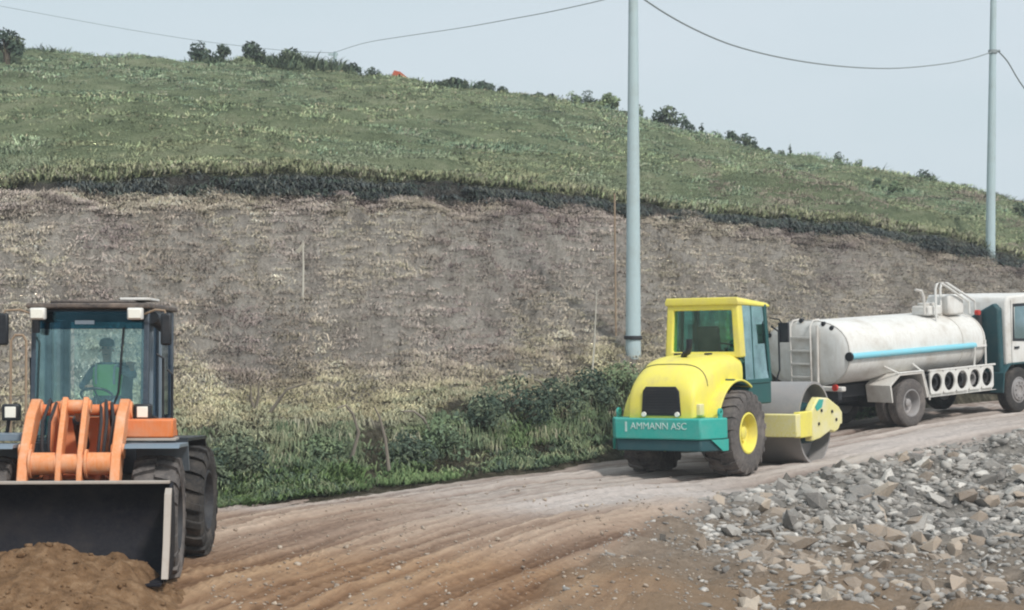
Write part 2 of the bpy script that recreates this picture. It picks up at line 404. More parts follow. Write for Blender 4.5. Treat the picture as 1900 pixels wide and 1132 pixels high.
c2 = ramp(n, fine, [(.28, (.07, .066, .06)), (.5, (.19, .18, .165)), (.75, (.36, .335, .305))])
c2 = mix(n, math_(n, 'MULTIPLY', attr(n, 'laterite').outputs['Fac'], .8), c2, (.25, .17, .105))
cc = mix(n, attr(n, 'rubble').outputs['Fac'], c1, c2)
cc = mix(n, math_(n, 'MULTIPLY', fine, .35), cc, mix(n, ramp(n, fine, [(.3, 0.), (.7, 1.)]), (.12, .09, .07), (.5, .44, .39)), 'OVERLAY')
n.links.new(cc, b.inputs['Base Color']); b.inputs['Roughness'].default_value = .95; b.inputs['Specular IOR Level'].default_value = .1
bump(n, b, math_(n, 'ADD', math_(n, 'MULTIPLY', st2, .7), math_(n, 'ADD', st1, fine)), .06, .9)
M['ground'] = m
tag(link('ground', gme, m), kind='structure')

# ------------------------------------------------------------------ hillside: verge bank, cut slope, lip and green hill
KX = [-1500, -900, -300, 0, 300, 600, 950, 1150, 1400, 1650, 1900, 2200, 2600, 3200]
ROW = { # row -> (photograph rows, distances)
 'under': ([1080, 1040, 1012, 1000, 966, 930, 884, 858, 828, 795, 760, 728, 700, 670], [21, 22.5, 24.4, 25.4, 27.9, 30.3, 33.6, 36.3, 40.4, 45.9, 52, 59.5, 72, 95]),
 'edge': ([1040, 1010, 992, 980, 950, 915, 871, 846, 818, 785, 750, 720, 692, 664], [21.6, 23, 25, 26, 28.5, 30.9, 34.2, 36.9, 41, 46.5, 52.6, 60, 73, 96]),
 'bank': ([900, 880, 862, 845, 815, 782, 742, 705, 668, 650, 640, 628, 620, 612], [23.6, 25, 27, 28, 30.5, 32.9, 36.2, 38.7, 42.8, 48.2, 54.2, 61.6, 74, 97]),
 'cut1': ([760, 740, 722, 712, 690, 668, 640, 616, 600, 590, 585, 590, 590, 596], [26.6, 28, 30.2, 31.2, 33.6, 36, 39, 41.4, 45.2, 50.4, 56, 63.3, 76, 99]),
 'cut2': ([420, 400, 390, 388, 392, 395, 405, 420, 448, 472, 515, 575, 585, 594], [34, 35, 37, 38, 40, 42.4, 45.4, 48, 51.6, 55.6, 60.4, 67, 80, 103]),
 'lip0': ([370, 362, 358, 356, 364, 368, 380, 394, 424, 450, 498, 562, 575, 590], [34.7, 35.7, 37.7, 38.7, 40.7, 43.2, 46.2, 48.8, 52.4, 56.4, 61.2, 67.8, 80.8, 104]),
 'lip1': ([360, 350, 346, 344, 324, 326, 346, 372, 402, 424, 480, 548, 565, 580], [34.9, 35.9, 37.9, 38.9, 40.9, 43.4, 46.4, 49, 52.6, 56.6, 61.4, 68, 81, 104.3]),
 'hill1': ([300, 275, 262, 255, 250, 256, 276, 300, 335, 372, 430, 505, 540, 565], [46, 47, 49, 50, 51, 53, 55.5, 58, 61, 64.5, 69, 75, 88, 111]),
 'hill2': ([190, 170, 150, 150, 165, 184, 218, 245, 306, 352, 405, 480, 525, 555], [66, 66, 67, 68, 69, 70, 72, 74, 75, 77, 80, 85, 97, 120]),
 'crest': ([120, 105, 95, 102, 124, 147, 182, 211, 283, 337, 392, 468, 515, 548], [80, 80, 80, 81, 82, 83, 84, 85, 85, 86, 88, 93, 104, 128]),
}
def csp(xk, yk, x):      # smooth (natural cubic) interpolation
    xk = np.array(xk, float); yk = np.array(yk, float); nn = len(xk); h = np.diff(xk)
    A = np.zeros((nn, nn)); r = np.zeros(nn); A[0, 0] = A[-1, -1] = 1
    for i in range(1, nn-1):
        A[i, i-1] = h[i-1]; A[i, i] = 2*(h[i-1]+h[i]); A[i, i+1] = h[i]
        r[i] = 3*((yk[i+1]-yk[i])/h[i]-(yk[i]-yk[i-1])/h[i-1])
    c = np.linalg.solve(A, r); i = np.clip(np.searchsorted(xk, x)-1, 0, nn-2); dx = x-xk[i]
    b = (yk[i+1]-yk[i])/h[i]-h[i]*(2*c[i]+c[i+1])/3; d = (c[i+1]-c[i])/(3*h[i])
    return yk[i]+b*dx+c[i]*dx**2+d*dx**3
RN = list(ROW); NR = len(RN)
def hill_pt(u, v, wob=True):
    """u photograph column, v row position 0..NR (beyond the crest it falls away)"""
    u = np.asarray(u, float); v = np.asarray(v, float)
    C = np.zeros((NR+1,)+u.shape+(3,))
    for k, nme in enumerate(RN):
        py = csp(KX, ROW[nme][0], u); d = csp(KX, ROW[nme][1], u)
        if wob and nme in ('lip0', 'lip1', 'bank', 'cut2', 'crest'):
            am = {'lip0': 12, 'lip1': 9, 'bank': 26, 'cut2': 10, 'crest': 5}[nme]
            py = py+am*(fbm(u*.014+k*9, u*0+k, 4)-.5)*2
        C[k] = np.stack([(u-950)/F*d, d, H+(HZ-py)/F*d], -1)
    last = C[NR-1].copy(); last[..., 0] *= 1.5; last[..., 1] *= 1.5; last[..., 2] = last[..., 2]-4.5; C[NR] = last
    i = np.clip(np.floor(v).astype(int), 0, NR-1); f = (v-i)[..., None]
    take = lambda k: np.take_along_axis(C, k[None, ..., None].repeat(3, -1), 0)[0]
    p = take(i)*(1-f)+take(i+1)*f
    # rough relief
    a = np.where(v < 2, .12, np.where(v < 5, .20, np.where(v < 6.2, .12, .28)))
    q = (fbm(p[..., 0]*.8+50, p[..., 1]*.5+p[..., 2]*1.2, 4)-.5)*2*a
    q = q+(fbm(p[..., 0]*3.1+7, p[..., 1]*1.5+p[..., 2]*3.3, 3)-.5)*np.where((v > 2.2) & (v < 5), .34, .16)
    q = q+(fbm(p[..., 0]*1.9+p[..., 1]*1.3+20, p[..., 2]*.35, 4)-.5)*np.where((v > 2.6) & (v < 4.95), .75*np.sin(np.clip((v-2.6)/2.35, 0, 1)*np.pi)**.5, 0)
    ter = (fbm(p[..., 0]*.10+3, p[..., 1]*.55, 3)-.5)*np.where(v > 6.3, 1.8, 0)
    p = p+np.stack([0*q, -.5*q, q*.7+ter], -1)*np.where((v > .5) & (v <= NR-.9), 1, 0)[..., None]
    return p
U = np.linspace(-1500, 3200, 760); Vv = np.unique(np.r_[np.linspace(0, 2, 15), np.linspace(2, 5, 44), np.linspace(5, 6, 8), np.linspace(6, 9, 80), np.linspace(9, 10, 8)])
UU, VV = np.meshgrid(U, Vv)
HP = hill_pt(UU, VV)
nu, nv = len(U), len(Vv); ii = np.arange(nu*nv).reshape(nv, nu)
Q = np.stack([ii[:-1, :-1], ii[:-1, 1:], ii[1:, 1:], ii[1:, :-1]], -1).reshape(-1, 4)
hme = arr_mesh('hillside', HP.reshape(-1, 3), Q); fattr(hme, 'row', VV); fattr(hme, 'colm', UU/100)
hme.polygons.foreach_set('use_smooth', [True]*len(hme.polygons))
m, n, b = newmat('hillside_soil_and_grass')
row = attr(n, 'row').outputs['Fac']
wig = math_(n, 'ADD', row, math_(n, 'MULTIPLY', math_(n, 'SUBTRACT', tex(n, .9, 5, .65), .5), .9))
cut = ramp(n, math_(n, 'ADD', math_(n, 'MULTIPLY', tex(n, 3.4, 10, .78), .5), math_(n, 'MULTIPLY', tex(n, 3.0, 8, .72, stretch=(1, .2, .16)), .5)), [(.36, (.26, .225, .195)), (.44, (.52, .465, .40)), (.53, (.70, .63, .55)), (.64, (.82, .76, .67))])
cut = mix(n, ramp(n, tex(n, .35, 3, .6), [(.42, 0.), (.62, .6)]), cut, (.44, .39, .345))
grn = ramp(n, tex(n, 1.2, 7, .7, stretch=(.35, .8, 1.6)), [(.30, (.16, .20, .12)), (.5, (.31, .365, .215)), (.7, (.48, .50, .32))])
vrg = ramp(n, tex(n, 2.6, 8, .75), [(.34, (.05, .046, .036)), (.5, (.14, .125, .085)), (.68, (.33, .29, .22))])
def bandm(a, c): return ramp(n, N_range(n, wig, a, c), [(0., 0.), (1., 1.)])
def N_range(n, src, a, c):
    r = N(n, 'ShaderNodeMapRange'); n.links.new(src, r.inputs[0]); r.inputs[1].default_value = a; r.inputs[2].default_value = c; return r.outputs[0]
lipc = ramp(n, tex(n, 3, 6, .7), [(.35, (.07, .072, .07)), (.7, (.22, .205, .18))])  # lip soil, darkened in colour for the shade below the overhang
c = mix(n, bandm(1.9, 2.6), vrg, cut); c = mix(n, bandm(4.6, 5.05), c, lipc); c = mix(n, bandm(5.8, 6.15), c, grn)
n.links.new(c, b.inputs['Base Color']); b.inputs['Roughness'].default_value = .95; b.inputs['Specular IOR Level'].default_value = .1
bump(n, b, math_(n, 'ADD', tex(n, 4, 8, .75), tex(n, 14, 6, .75)), .30, 1.)
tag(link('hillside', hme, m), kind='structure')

# ------------------------------------------------------------------ grasses (uncountable)
def blades(name, base, up, length, width, nper, cols, lean, seed, droop=0., spread=.12, cjit=.22, flat=0.):
    """clumps of blades: base (n,3), per-clump length and colour"""
    r = np.random.default_rng(seed); n0 = len(base)
    B = np.repeat(base, nper, 0); L = np.repeat(length, nper)*r.uniform(.55, 1.15, n0*nper); Wd = np.repeat(width, nper)*r.uniform(.6, 1.3, n0*nper)
    Cc = np.repeat(cols, nper, 0)*(1+r.normal(0, cjit, (n0*nper, 1)))
    a = r.uniform(0, 2*np.pi, n0*nper); off = np.stack([np.cos(a), np.sin(a)], -1)*np.repeat(length, nper)[:, None]*spread*5*r.random((n0*nper, 1))**.5*.2
    off = np.stack([np.cos(a), np.sin(a)], -1)*(np.repeat(length, nper)*spread*3)[:, None]*r.random((n0*nper, 1))
    B = B.copy(); B[:, :2] += off
    az = a+r.normal(0, .9, n0*nper); ln = lean*r.uniform(.3, 1.3, n0*nper)
    d1 = np.stack([np.cos(az)*ln, np.sin(az)*ln, np.ones_like(ln)*(1-flat)], -1)+up; d1 /= np.linalg.norm(d1, axis=1)[:, None]
    d2 = d1+np.stack([np.cos(az)*ln, np.sin(az)*ln, -droop*np.ones_like(ln)], -1); d2 /= np.linalg.norm(d2, axis=1)[:, None]
    sa = r.normal(0, .7, n0*nper); side = np.stack([np.cos(sa), np.sin(sa), 0*sa], -1)*Wd[:, None]*.5
    m1 = B+d1*(L*.55)[:, None]; t = m1+d2*(L*.45)[:, None]
    V = np.stack([B-side, B+side, m1-side*.8, m1+side*.8, t], 1).reshape(-1, 3)
    k = np.arange(n0*nper)[:, None]*5
    T = np.concatenate([k+np.array([[0, 1, 3]]), k+np.array([[0, 3, 2]]), k+np.array([[2, 3, 4]])], 0)
    dk = np.array([.62, .62, .9, .9, 1.12])                     # darker bases, paler tips
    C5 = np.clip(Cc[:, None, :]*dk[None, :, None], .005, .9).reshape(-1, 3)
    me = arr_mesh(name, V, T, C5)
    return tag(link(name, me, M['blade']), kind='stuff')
def pal(cols, wts, n0, r, field=None):
    cols = np.array(cols); idx = r.choice(len(cols), n0, p=np.array(wts)/sum(wts)); return cols[idx]
UP0 = np.zeros(3)
def scat(n0, v0, v1, seed, pw=1.0, u0=-260, u1=2160):
    r = np.random.default_rng(seed); u = r.uniform(u0, u1, n0); v = v0+(v1-v0)*r.random(n0)**pw
    return hill_pt(u, v), u, v, r
# dry clumps on the cut slope
p, u, v, r = scat(32000, 2.0, 5.0, 21)
den = fbm(u*.018+3, v*3.2+1, 4)*.6+fbm(u*.06+30, v*9+1, 3)*.4
keep = r.random(len(u)) < sstep(.22, .50, den)*.8+.20; p, u, v, den = p[keep], u[keep], v[keep], den[keep]
field = fbm(u*.006+4, v*1.6+2, 3)
cols = 1.66*pal([(.50, .45, .385), (.42, .375, .32), (.33, .295, .265), (.54, .49, .42), (.39, .365, .28)], [3, 3, 2.0, .9, 1.6], len(u), r)
cols = np.where(((field > .54) & (v > 2.6))[:, None], cols*np.array([.78, .755, .79]), cols)
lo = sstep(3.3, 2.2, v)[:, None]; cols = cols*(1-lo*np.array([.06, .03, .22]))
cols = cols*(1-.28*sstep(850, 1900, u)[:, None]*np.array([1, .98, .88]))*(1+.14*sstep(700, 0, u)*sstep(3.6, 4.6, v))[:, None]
pp = sstep(.46, .60, fbm(u*.009+81, v*1.3+4, 3))[:, None]
cols = cols*(np.array([.95, .90, .82])*(1-pp)+np.array([.80, .74, .75])*pp)*(.66+.62*sstep(.28, .72, fbm(u*.045+70, v*2.2+12, 3)))[:, None]
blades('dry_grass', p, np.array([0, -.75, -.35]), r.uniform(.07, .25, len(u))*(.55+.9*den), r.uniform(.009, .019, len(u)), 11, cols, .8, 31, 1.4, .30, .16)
# hill grass
p, u, v, r = scat(46000, 6.0, 9.0, 22, .9)
field = fbm(u*.004+8, v*1.4+2, 3); f2 = fbm(u*.012+1, v*3+6, 3); f3 = fbm(u*.02+60, v*7+3, 4)
cols = pal([(.15, .21, .115), (.20, .27, .145), (.12, .18, .115), (.27, .32, .18), (.31, .30, .20)], [3, 3, 1.6, 2.2, 1.1], len(u), r)*np.array([2.0, 1.82, 1.84])
cols = cols*(.58+.46*sstep(.32, .68, f3)+.52*sstep(.35, .65, fbm(u*.035+11, v*16+2, 3)))[:, None]
yel = sstep(7.2, 6.1, v)*sstep(.35, .6, f2+.12)
cols = cols*(1-yel[:, None])+np.array([.46, .48, .28])*yel[:, None]
cols = np.where((field > .56)[:, None], cols*np.array([.84, .92, 1.02]), cols)
brn = ((fbm(u*.01+31, v*2+9, 3) > .62) & (u > 1250))[:, None]
cols = np.where(brn, np.array([.45, .39, .30]), cols)
blades('hill_grass', p, UP0, r.uniform(.05, .13, len(u))*(1+.9*(f3 > .60))*(1+.2*(v-6)/3), r.uniform(.012, .024, len(u))*(1+.6*(v-6)/3), 10, cols, 1.0, 32, 1.0, .75, .13)
p, u, v, r = scat(2600, 8.86, 9.0, 29)
dn = fbm(u*.013+44, v*0+3, 3); keep = dn > .47; p, u, v, dn = p[keep], u[keep], v[keep], dn[keep]
cols = pal([(.10, .15, .10), (.15, .20, .12), (.19, .24, .14)], [3, 3, 2], len(u), r)
blades('crest_weeds', p, UP0, r.uniform(.25, .55, len(u))*(.5+3*(dn-.45)), r.uniform(.03, .07, len(u)), 14, cols, .6, 39, .6, .4, .15)
# growth hanging under the lip, the overhang's shade put into its dark colours
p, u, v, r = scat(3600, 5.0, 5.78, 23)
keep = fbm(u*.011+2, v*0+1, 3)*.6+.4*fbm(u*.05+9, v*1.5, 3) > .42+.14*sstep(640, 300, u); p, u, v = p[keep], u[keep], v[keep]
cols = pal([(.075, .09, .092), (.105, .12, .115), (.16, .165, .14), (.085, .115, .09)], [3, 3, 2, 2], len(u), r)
blades('overhang_growth_shade', p, np.array([0, -.9, -.8]), r.uniform(.18, .42, len(u)), r.uniform(.018, .04, len(u)), 12, cols, .7, 33, 1.3, .3, .25)
# fringe of pale grass along the lip
p, u, v, r = scat(2000, 5.96, 6.14, 24)
cols = pal([(.38, .40, .23), (.44, .43, .27), (.31, .36, .19), (.48, .45, .33)], [2, 2, 2, 1.4], len(u), r)
blades('lip_grass', p, np.array([0, -.5, 0]), r.uniform(.15, .36, len(u)), r.uniform(.014, .034, len(u)), 13, cols, .7, 34, .9, .3, .2)
# verge vegetation along the road
p, u, v, r = scat(7600, .72, 2.3, 25, .9, -260, 1700)
dn = fbm(u*.016+5, v*2.6+8, 4); keep = r.random(len(u)) < sstep(.38, .56, dn)+.05; p, u, v = p[keep], u[keep], v[keep]; r = np.random.default_rng(125)
field = fbm(u*.007+21, v*1.2, 3)
cols = 1.22*pal([(.085, .125, .075), (.12, .17, .095), (.18, .23, .12), (.27, .29, .17), (.08, .11, .085)], [2, 3, 2.6, 2, 1.2], len(u), r)
gl = sstep(.5, .62, field); cols = cols*(1-.6*gl[:, None])+np.array([.16, .26, .09])*.6*gl[:, None]
oli = (sstep(1.5, 2.05, v)*.85)[:, None]; cols = cols*(1-oli)+np.array([.43, .415, .28])*oli
blades('verge_grass', p, np.array([.0, -.35, 0]), r.uniform(.12, .38, len(u))*(1-.35*sstep(1.6, 2.2, v)), r.uniform(.012, .028, len(u)), 14, cols, .65, 35, 1.5, .24, .18)
p, u, v, r = scat(900, 1.35, 1.95, 28, 1, -200, 1250)
dn = fbm(u*.02+15, v*1.5+3, 3); keep = dn > .47; p, u, v = p[keep], u[keep], v[keep]
cols = pal([(.20, .24, .14), (.30, .31, .19), (.14, .19, .11), (.40, .38, .27)], [3, 2, 3, 1], len(u), r)
blades('overhanging_grass', p, np.array([0, -1.5, -.25]), r.uniform(.25, .6, len(u)), r.uniform(.012, .022, len(u)), 22, cols, .5, 38, 3.0, .12, .15)
# bright low weeds at the road's edge
p, u, v, r = scat(1500, .75, 1.34, 26, 1, 385, 660)
cols = pal([(.15, .25, .085), (.20, .29, .11), (.12, .19, .08)], [2, 2, 1], len(u), r)
blades('roadside_weeds', p, np.array([0, -.3, 0]), r.uniform(.10, .24, len(u)), r.uniform(.014, .03, len(u)), 14, cols, .9, 36, .8, .35, .2)

# ------------------------------------------------------------------ shrubs
def shrub(name, base, wd, ht, pals, nleaf, leaf, label, cat, group, seed, lumps=7, stems=5, depth=None, tall=0, flatb=.15):
    r = np.random.default_rng(seed); root = empty(name, base); tag(root, label, cat, group)
    dp = depth or wd
    Lc = np.stack([r.uniform(-.5, .5, lumps)*wd*.72, r.uniform(-.5, .5, lumps)*dp*.72, ht*r.uniform(.30, .74, lumps)], -1)
    Lc[0] = (0, 0, ht*.68); Lr = r.uniform(.22, .34, lumps)*min(wd, ht*1.15)
    Lc[:, 2] *= 1-.45*np.clip(np.abs(Lc[:, 0])/(wd*.5), 0, 1)
    li = r.integers(0, lumps, nleaf); dr = r.normal(size=(nleaf, 3)); dr /= np.linalg.norm(dr, axis=1)[:, None]
    C = Lc[li]+dr*(Lr[li]*r.uniform(.35, 1.1, nleaf)**.6)[:, None]*np.array([1, 1, .85]); C[:, 2] = np.maximum(C[:, 2], flatb*ht*r.random(nleaf))
    if tall: 
        k = r.random(nleaf) < tall; C[k, 2] += ht*.35*r.random(k.sum()); C[k, :2] *= .5
    # leaf quads facing outwards with scatter
    nrm = dr+r.normal(0, .6, (nleaf, 3))+np.array([0, 0, .35]); nrm /= np.linalg.norm(nrm, axis=1)[:, None]
    t = np.cross(nrm, r.normal(size=(nleaf, 3))); t /= np.linalg.norm(t, axis=1)[:, None]; bt = np.cross(nrm, t)
    sl = leaf*r.uniform(.6, 1.4, nleaf)[:, None]
    V = np.stack([C-t*sl, C-bt*sl*.42, C+t*sl, C+bt*sl*.42], 1).reshape(-1, 3)
    pc = np.array(pals)[r.integers(0, len(pals), lumps)][li]*(1+r.normal(0, .24, (nleaf, 1)))
    col = np.repeat(np.clip(pc, .01, .6), 4, 0)
    me = arr_mesh('foliage', V, np.arange(nleaf*4).reshape(-1, 4), col); link('foliage', me, M['leaf'], root)
    mb = MB()
    for k in range(stems):
        e = Lc[k % lumps]; mb.tube([(e[0]*.1, e[1]*.1, -.15), (e[0]*.4, e[1]*.4, e[2]*.5), tuple(e)], [.035*ht, .024*ht, .01*ht], 6)
    mb.build('stem', M['bark'], root)
    return root
G1 = [(.050, .075, .055), (.075, .105, .075), (.125, .155, .10)]
G2 = [(.13, .18, .10), (.17, .22, .12), (.105, .145, .09)]
G3 = [(.21, .26, .13), (.26, .30, .16), (.17, .22, .12)]
RS = [ # column, base row, width px, height px, palette, label
 (14, 122, 52, 68, G1, 'tall dark bushy shrub on the ridge at the far left'),
 (368, 132, 40, 38, G1, 'dark round shrub on the ridge, leftmost of the five west of the far post'),
 (411, 133, 34, 34, G1, 'upright dark shrub on the left ridge between a round shrub and a broad one'),
 (470, 142, 44, 36, G1, 'broad dark ridge shrub with a ragged top, left of the small far post'),
 (541, 148, 40, 28, G1, 'low dark shrub on the ridge next to the left of the small far post'),
 (592, 150, 26, 10, G1, 'tiny flat shrub on the ridge just left of the small far post'),
 (655, 153, 28, 21, G1, 'small dark shrub on the ridge between the far post and the red roof'),
 (842, 166, 52, 20, G1, 'flat wide shrub on the ridge, first to the right of the red roof'),
 (896, 176, 44, 24, G1, 'dark wide shrub on the ridge, second to the right of the red roof'),
 (931, 180, 24, 20, G1, 'small dark shrub on the ridge, third to the right of the red roof'),
 (1000, 190, 30, 17, G1, 'low shrub on the ridge, fourth to the right of the red roof'),
 (1022, 193, 22, 14, G1, 'tiny shrub on the ridge, fifth to the right of the red roof'),
 (1127, 208, 50, 26, G3, 'pale green shrub with loose wispy top, just left of the near pole'),
 (1240, 242, 50, 36, G1, 'big dark round shrub on the ridge, first to the right of the near pole'),
 (1302, 258, 14, 26, G1, 'narrow pointed dark shrub on the ridge, right of the big round one'),
 (1356, 278, 36, 32, G1, 'dark shrub on the ridge, left half of the twin clump mid right'),
 (1384, 284, 34, 34, G1, 'dark shrub on the ridge, right half of the twin clump mid right'),
 (1427, 280, 16, 18, G1, 'small pointed shrub on the ridge just right of the twin clump'),
 (1450, 287, 22, 14, G1, 'low shrub on the ridge, second to the right of the twin clump'),
 (1466, 290, 9, 30, G1, 'thin spire of a shrub on the ridge, third to the right of the twin clump'),
 (1488, 295, 20, 14, G2, 'low green shrub on the ridge right of the thin spire shrub'),
 (1513, 303, 16, 20, G1, 'small upright dark shrub on the ridge, second to the right of the thin spire'),
 (1555, 313, 34, 30, G2, 'square topped green shrub on the ridge, left of the far pole'),
 (1593, 320, 24, 26, G2, 'round green shrub on the ridge right of the square topped one'),
 (1625, 327, 28, 20, G2, 'low spreading green shrub, second to the right of the square topped one'),
 (1630, 352, 22, 22, G2, 'green shrub standing below the ridge line left of the lower right one'),
 (1662, 362, 24, 30, G2, 'lowest green shrub below the ridge line, on the slope left of the far pole'),
 (1714, 350, 36, 28, G1, 'dark round shrub on the ridge, nearest big one left of the far pole'),
 (1748, 360, 22, 12, G2, 'small flat shrub on the ridge, second to the left of the far pole'),
 (1783, 370, 24, 13, G2, 'small flat shrub on the ridge, next to the left of the far pole'),
 (1858, 392, 26, 28, G1, 'dark shrub on the ridge, just right of the far pole'),
 (1890, 405, 30, 24, G1, 'dark shrub on the ridge at the right edge of the picture'),
]
for i, (px, py, wp, hp, pl, lab) in enumerate(RS):
    u = np.array([float(px)])
    cr = float(csp(KX, ROW['crest'][0], u)[0])
    if py > cr+12:
        vs = np.linspace(6.5, 9, 60); pts = hill_pt(np.full(60, float(px)), vs); pys = to_px(pts[:, 0], pts[:, 1], pts[:, 2])[1]
        q = pts[int(np.argmin(np.abs(pys-py)))]
    else: q = hill_pt(u, np.array([8.97]))[0]
    d = q[1]; sc = d/F
    pyb = to_px(q[0], d, q[2])[1]
    hh = (hp+max(0, min(14, pyb-py)))*sc*1.25
    shrub('shrub', (q[0], d, q[2]-.05), wp*sc*1.05, hh, pl, int(160+wp*9), .045+.0011*wp, lab, 'shrub', 'shrubs along the ridge', 100+i, lumps=4+wp//9, stems=4, tall=.12 if hp > wp*1.5 else 0)
for i, px in enumerate((690, 1060, 1090, 1182, 1272, 1330, 1402, 1532, 1577, 1608, 1645, 1688, 1733, 1767, 1812, 1873)):
    q = hill_pt(np.array([float(px)]), np.array([8.98]))[0]; sc = q[1]/F; k = rnd.uniform(1.1, 1.75)
    shrub('shrub', (q[0], q[1], q[2]-.05), 24*sc*k, 18*sc*k, [G1, G2][i % 2], 340, .06, 'small rounded shrub filling a gap between the larger shrubs on the ridge', 'shrub', 'small gap filling ridge shrubs', 700+i, lumps=5, stems=3)
# bushes on the verge
VS = [(395, 905, 60, 90, G1), (440, 880, 90, 110, G1), (590, 845, 70, 70, G2), (760, 860, 90, 100, G1), (820, 840, 90, 90, G2),
      (890, 790, 110, 90, G1), (960, 775, 110, 90, G1), (1030, 770, 100, 100, G1), (1095, 755, 90, 100, G1), (1150, 740, 90, 90, G2), (1205, 735, 80, 70, G2)]
ordw = 'first second third fourth fifth sixth seventh eighth ninth tenth eleventh twelfth thirteenth fourteenth'.split()
for i, (px, py, wp, hp, pl) in enumerate(VS):
    vs = np.linspace(1, 2.6, 60); pts = hill_pt(np.full(60, float(px)), vs, True); pys = to_px(pts[:, 0], pts[:, 1], pts[:, 2])[1]
    q = pts[int(np.argmin(np.abs(pys-(py+8))))]; sc = q[1]/F
    kind_ = {id(G1): 'dark leafy', id(G2): 'mid green', id(G3): 'pale olive'}[id(pl)]
    shrub('bush', (q[0], q[1], q[2]-.08), wp*sc*1.15, hp*sc*rnd.uniform(.7, 1.0)*(1.35 if px > 780 else 1), pl, 1400, .042, '%s bush on the road bank, %s in the row counted from the loader' % (kind_, ordw[i]), 'bush', 'bushes along the road bank', 300+i, lumps=10, stems=6, depth=wp*sc*.8)

# ------------------------------------------------------------------ tyre builder
def lug_tyre(mb, r, w, nl=20, lug=.04, hw=.58):
    """tyre revolved round Y: width w, with chevron lugs"""
    rb = r-lug; ri = r*hw; h = w/2
    prof = [(ri, -h*.80), (ri+.03, -h*.92), (ri+(rb-ri)*.45, -h*1.0), (rb-.07, -h*.97), (rb-.015, -h*.86), (rb, -h*.6), (rb, 0), (rb, h*.6), (rb-.015, h*.86), (rb-.07, h*.97), (ri+(rb-ri)*.45, h*1.0), (ri+.03, h*.92), (ri, h*.80)]
    mb.lathe(prof, 56)
    for k in range(nl):
        for sgn in (-1, 1):
            a = 2*math.pi*(k+(.5 if sgn > 0 else 0))/nl; da = 2*math.pi/nl
            pts = []
            for (fy, a0, top) in ((.02, .30, r), (.55, .12, r), (.93, 0, r-.025), (1.01, -.02, r-.11)):
                for e in (-.17, .17):
                    for rr in (top, rb-.03-(.09 if fy > .95 else 0)):
                        aa = a+da*(a0+e); pts.append((rr*math.cos(aa), sgn*h*fy, rr*math.sin(aa)))
            fs = []
            for q in range(3):
                o = q*4; p4 = o+4
                fs += [(o, o+2, p4+2, p4), (o, p4, p4+1, o+1), (o+2, o+3, p4+3, p4+2)]
            fs += [(0, 1, 3, 2), (12, 14, 15, 13)]
            mb._add(pts, fs)
def rim(mb, r, w, out=1, dish=.10, n=32, hub=.34):
    h = w/2
    mb.lathe([(r*1.0, out*h*.82), (r*1.03, out*h*.90), (r*.95, out*h*.93), (r*.90, out*h*.82), (r*.84, out*(h*.82-dish)), (r*.55, out*(h*.82-dish*1.25)), (r*hub, out*(h*.82-dish*1.1)), (r*hub*.9, out*(h*.82-dish*.45)), (r*hub*.5, out*(h*.82-dish*.3)), (.001, out*(h*.82-dish*.28))], n)
    mb.lathe([(r*1.0, -out*h*.8), (r*.9, -out*h*.7), (r*.4, -out*h*.3), (.001, -out*h*.3)], n)
    for k in range(10):
        a = 2*math.pi*k/10; c = (r*.62*math.cos(a), r*.62*math.sin(a)); y0 = out*(h*.82-dish*1.2)
        mb.cyl((c[0], y0, c[1]), (c[0], y0+out*.03, c[1]), .022, n=8)
def wheel(parent, x, y, z, r, w, out, tmat, rmat, lugs=20, lug=.04, hw=.55, dish=.10, plain=False):
    e = empty('wheel', (x, y, z), (0, rnd.uniform(0, .3), 0), parent)
    mb = MB()
    if plain:
        h = w/2; ri = r*hw
        prof = [(ri, -h*.8), (ri+.02, -h*.95), ((ri+r)/2, -h), (r-.05, -h*.94), (r-.012, -h*.8), (r, -h*.62)]
        for q in (-.5, -.16, .18, .52): prof += [(r, h*q-.012), (r-.014, h*q-.008), (r-.014, h*q+.008), (r, h*q+.012)]
        prof += [(r, h*.62), (r-.012, h*.8), (r-.05, h*.94), ((ri+r)/2, h), (ri+.02, h*.95), (ri, h*.8)]
        mb.lathe(prof, 56)
    else: lug_tyre(mb, r, w, lugs, lug, hw)
    mb.build('tyre', tmat, e)
    mb = MB(); rim(mb, r*hw, w, out, dish); mb.build('rim', rmat, e)
    return e

# ------------------------------------------------------------------ wheel loader
LX, LY = (119-950)/F*21.75, 21.75
ld = empty('wheel_loader', (LX, LY, H-2.88), (0, 0, 0))
ld.rotation_mode = 'XYZ'
ld.matrix_world = Matrix.Translation((LX, LY, H-2.885)) @ Matrix.Rotation(R(-90-.5), 4, 'Z') @ Matrix.Rotation(R(-1.2), 4, 'Y')
tag(ld, 'orange wheel loader facing us with dark bucket lowered to the soil heap', 'wheel loader')
for (x, y) in ((0, .92), (0, -.92), (-2.8, .92), (-2.8, -.92)):
    wheel(ld, x, y, .70, .70, .52, 1 if y > 0 else -1, M['rubber_dusty'] if x == 0 else M['rubber'], M['dark'], 18, .05, .54)
mb = MB(); mb.box(-3.9, .55, -.42, .42, .55, 1.15); mb.box(-.25, .25, -.7, .7, .52, .88); mb.box(-3.05, -2.55, -.7, .7, .52, .88)
mb.build('chassis', M['dark'], ld, .02)
mb = MB()
for s in (-1, 1): mb.prism([(-.75, .8), (.45, .75), (.5, 1.05), (.1, 1.3), (-.28, 1.98), (-.62, 2.0), (-.75, 1.7)], s*.28-.035, s*.28+.035)
mb.box(-.72, .3, -.25, .25, .8, 1.2); mb.box(-.70, -.60, -.245, .245, 1.2, 1.82)
mb.cyl((-.45, -.58, 1.90), (-.45, .58, 1.90), .065); mb.cyl((.35, -.4, .98), (.35, .4, .98), .06)
mb.build('front_frame', M['orange'], ld, .012)
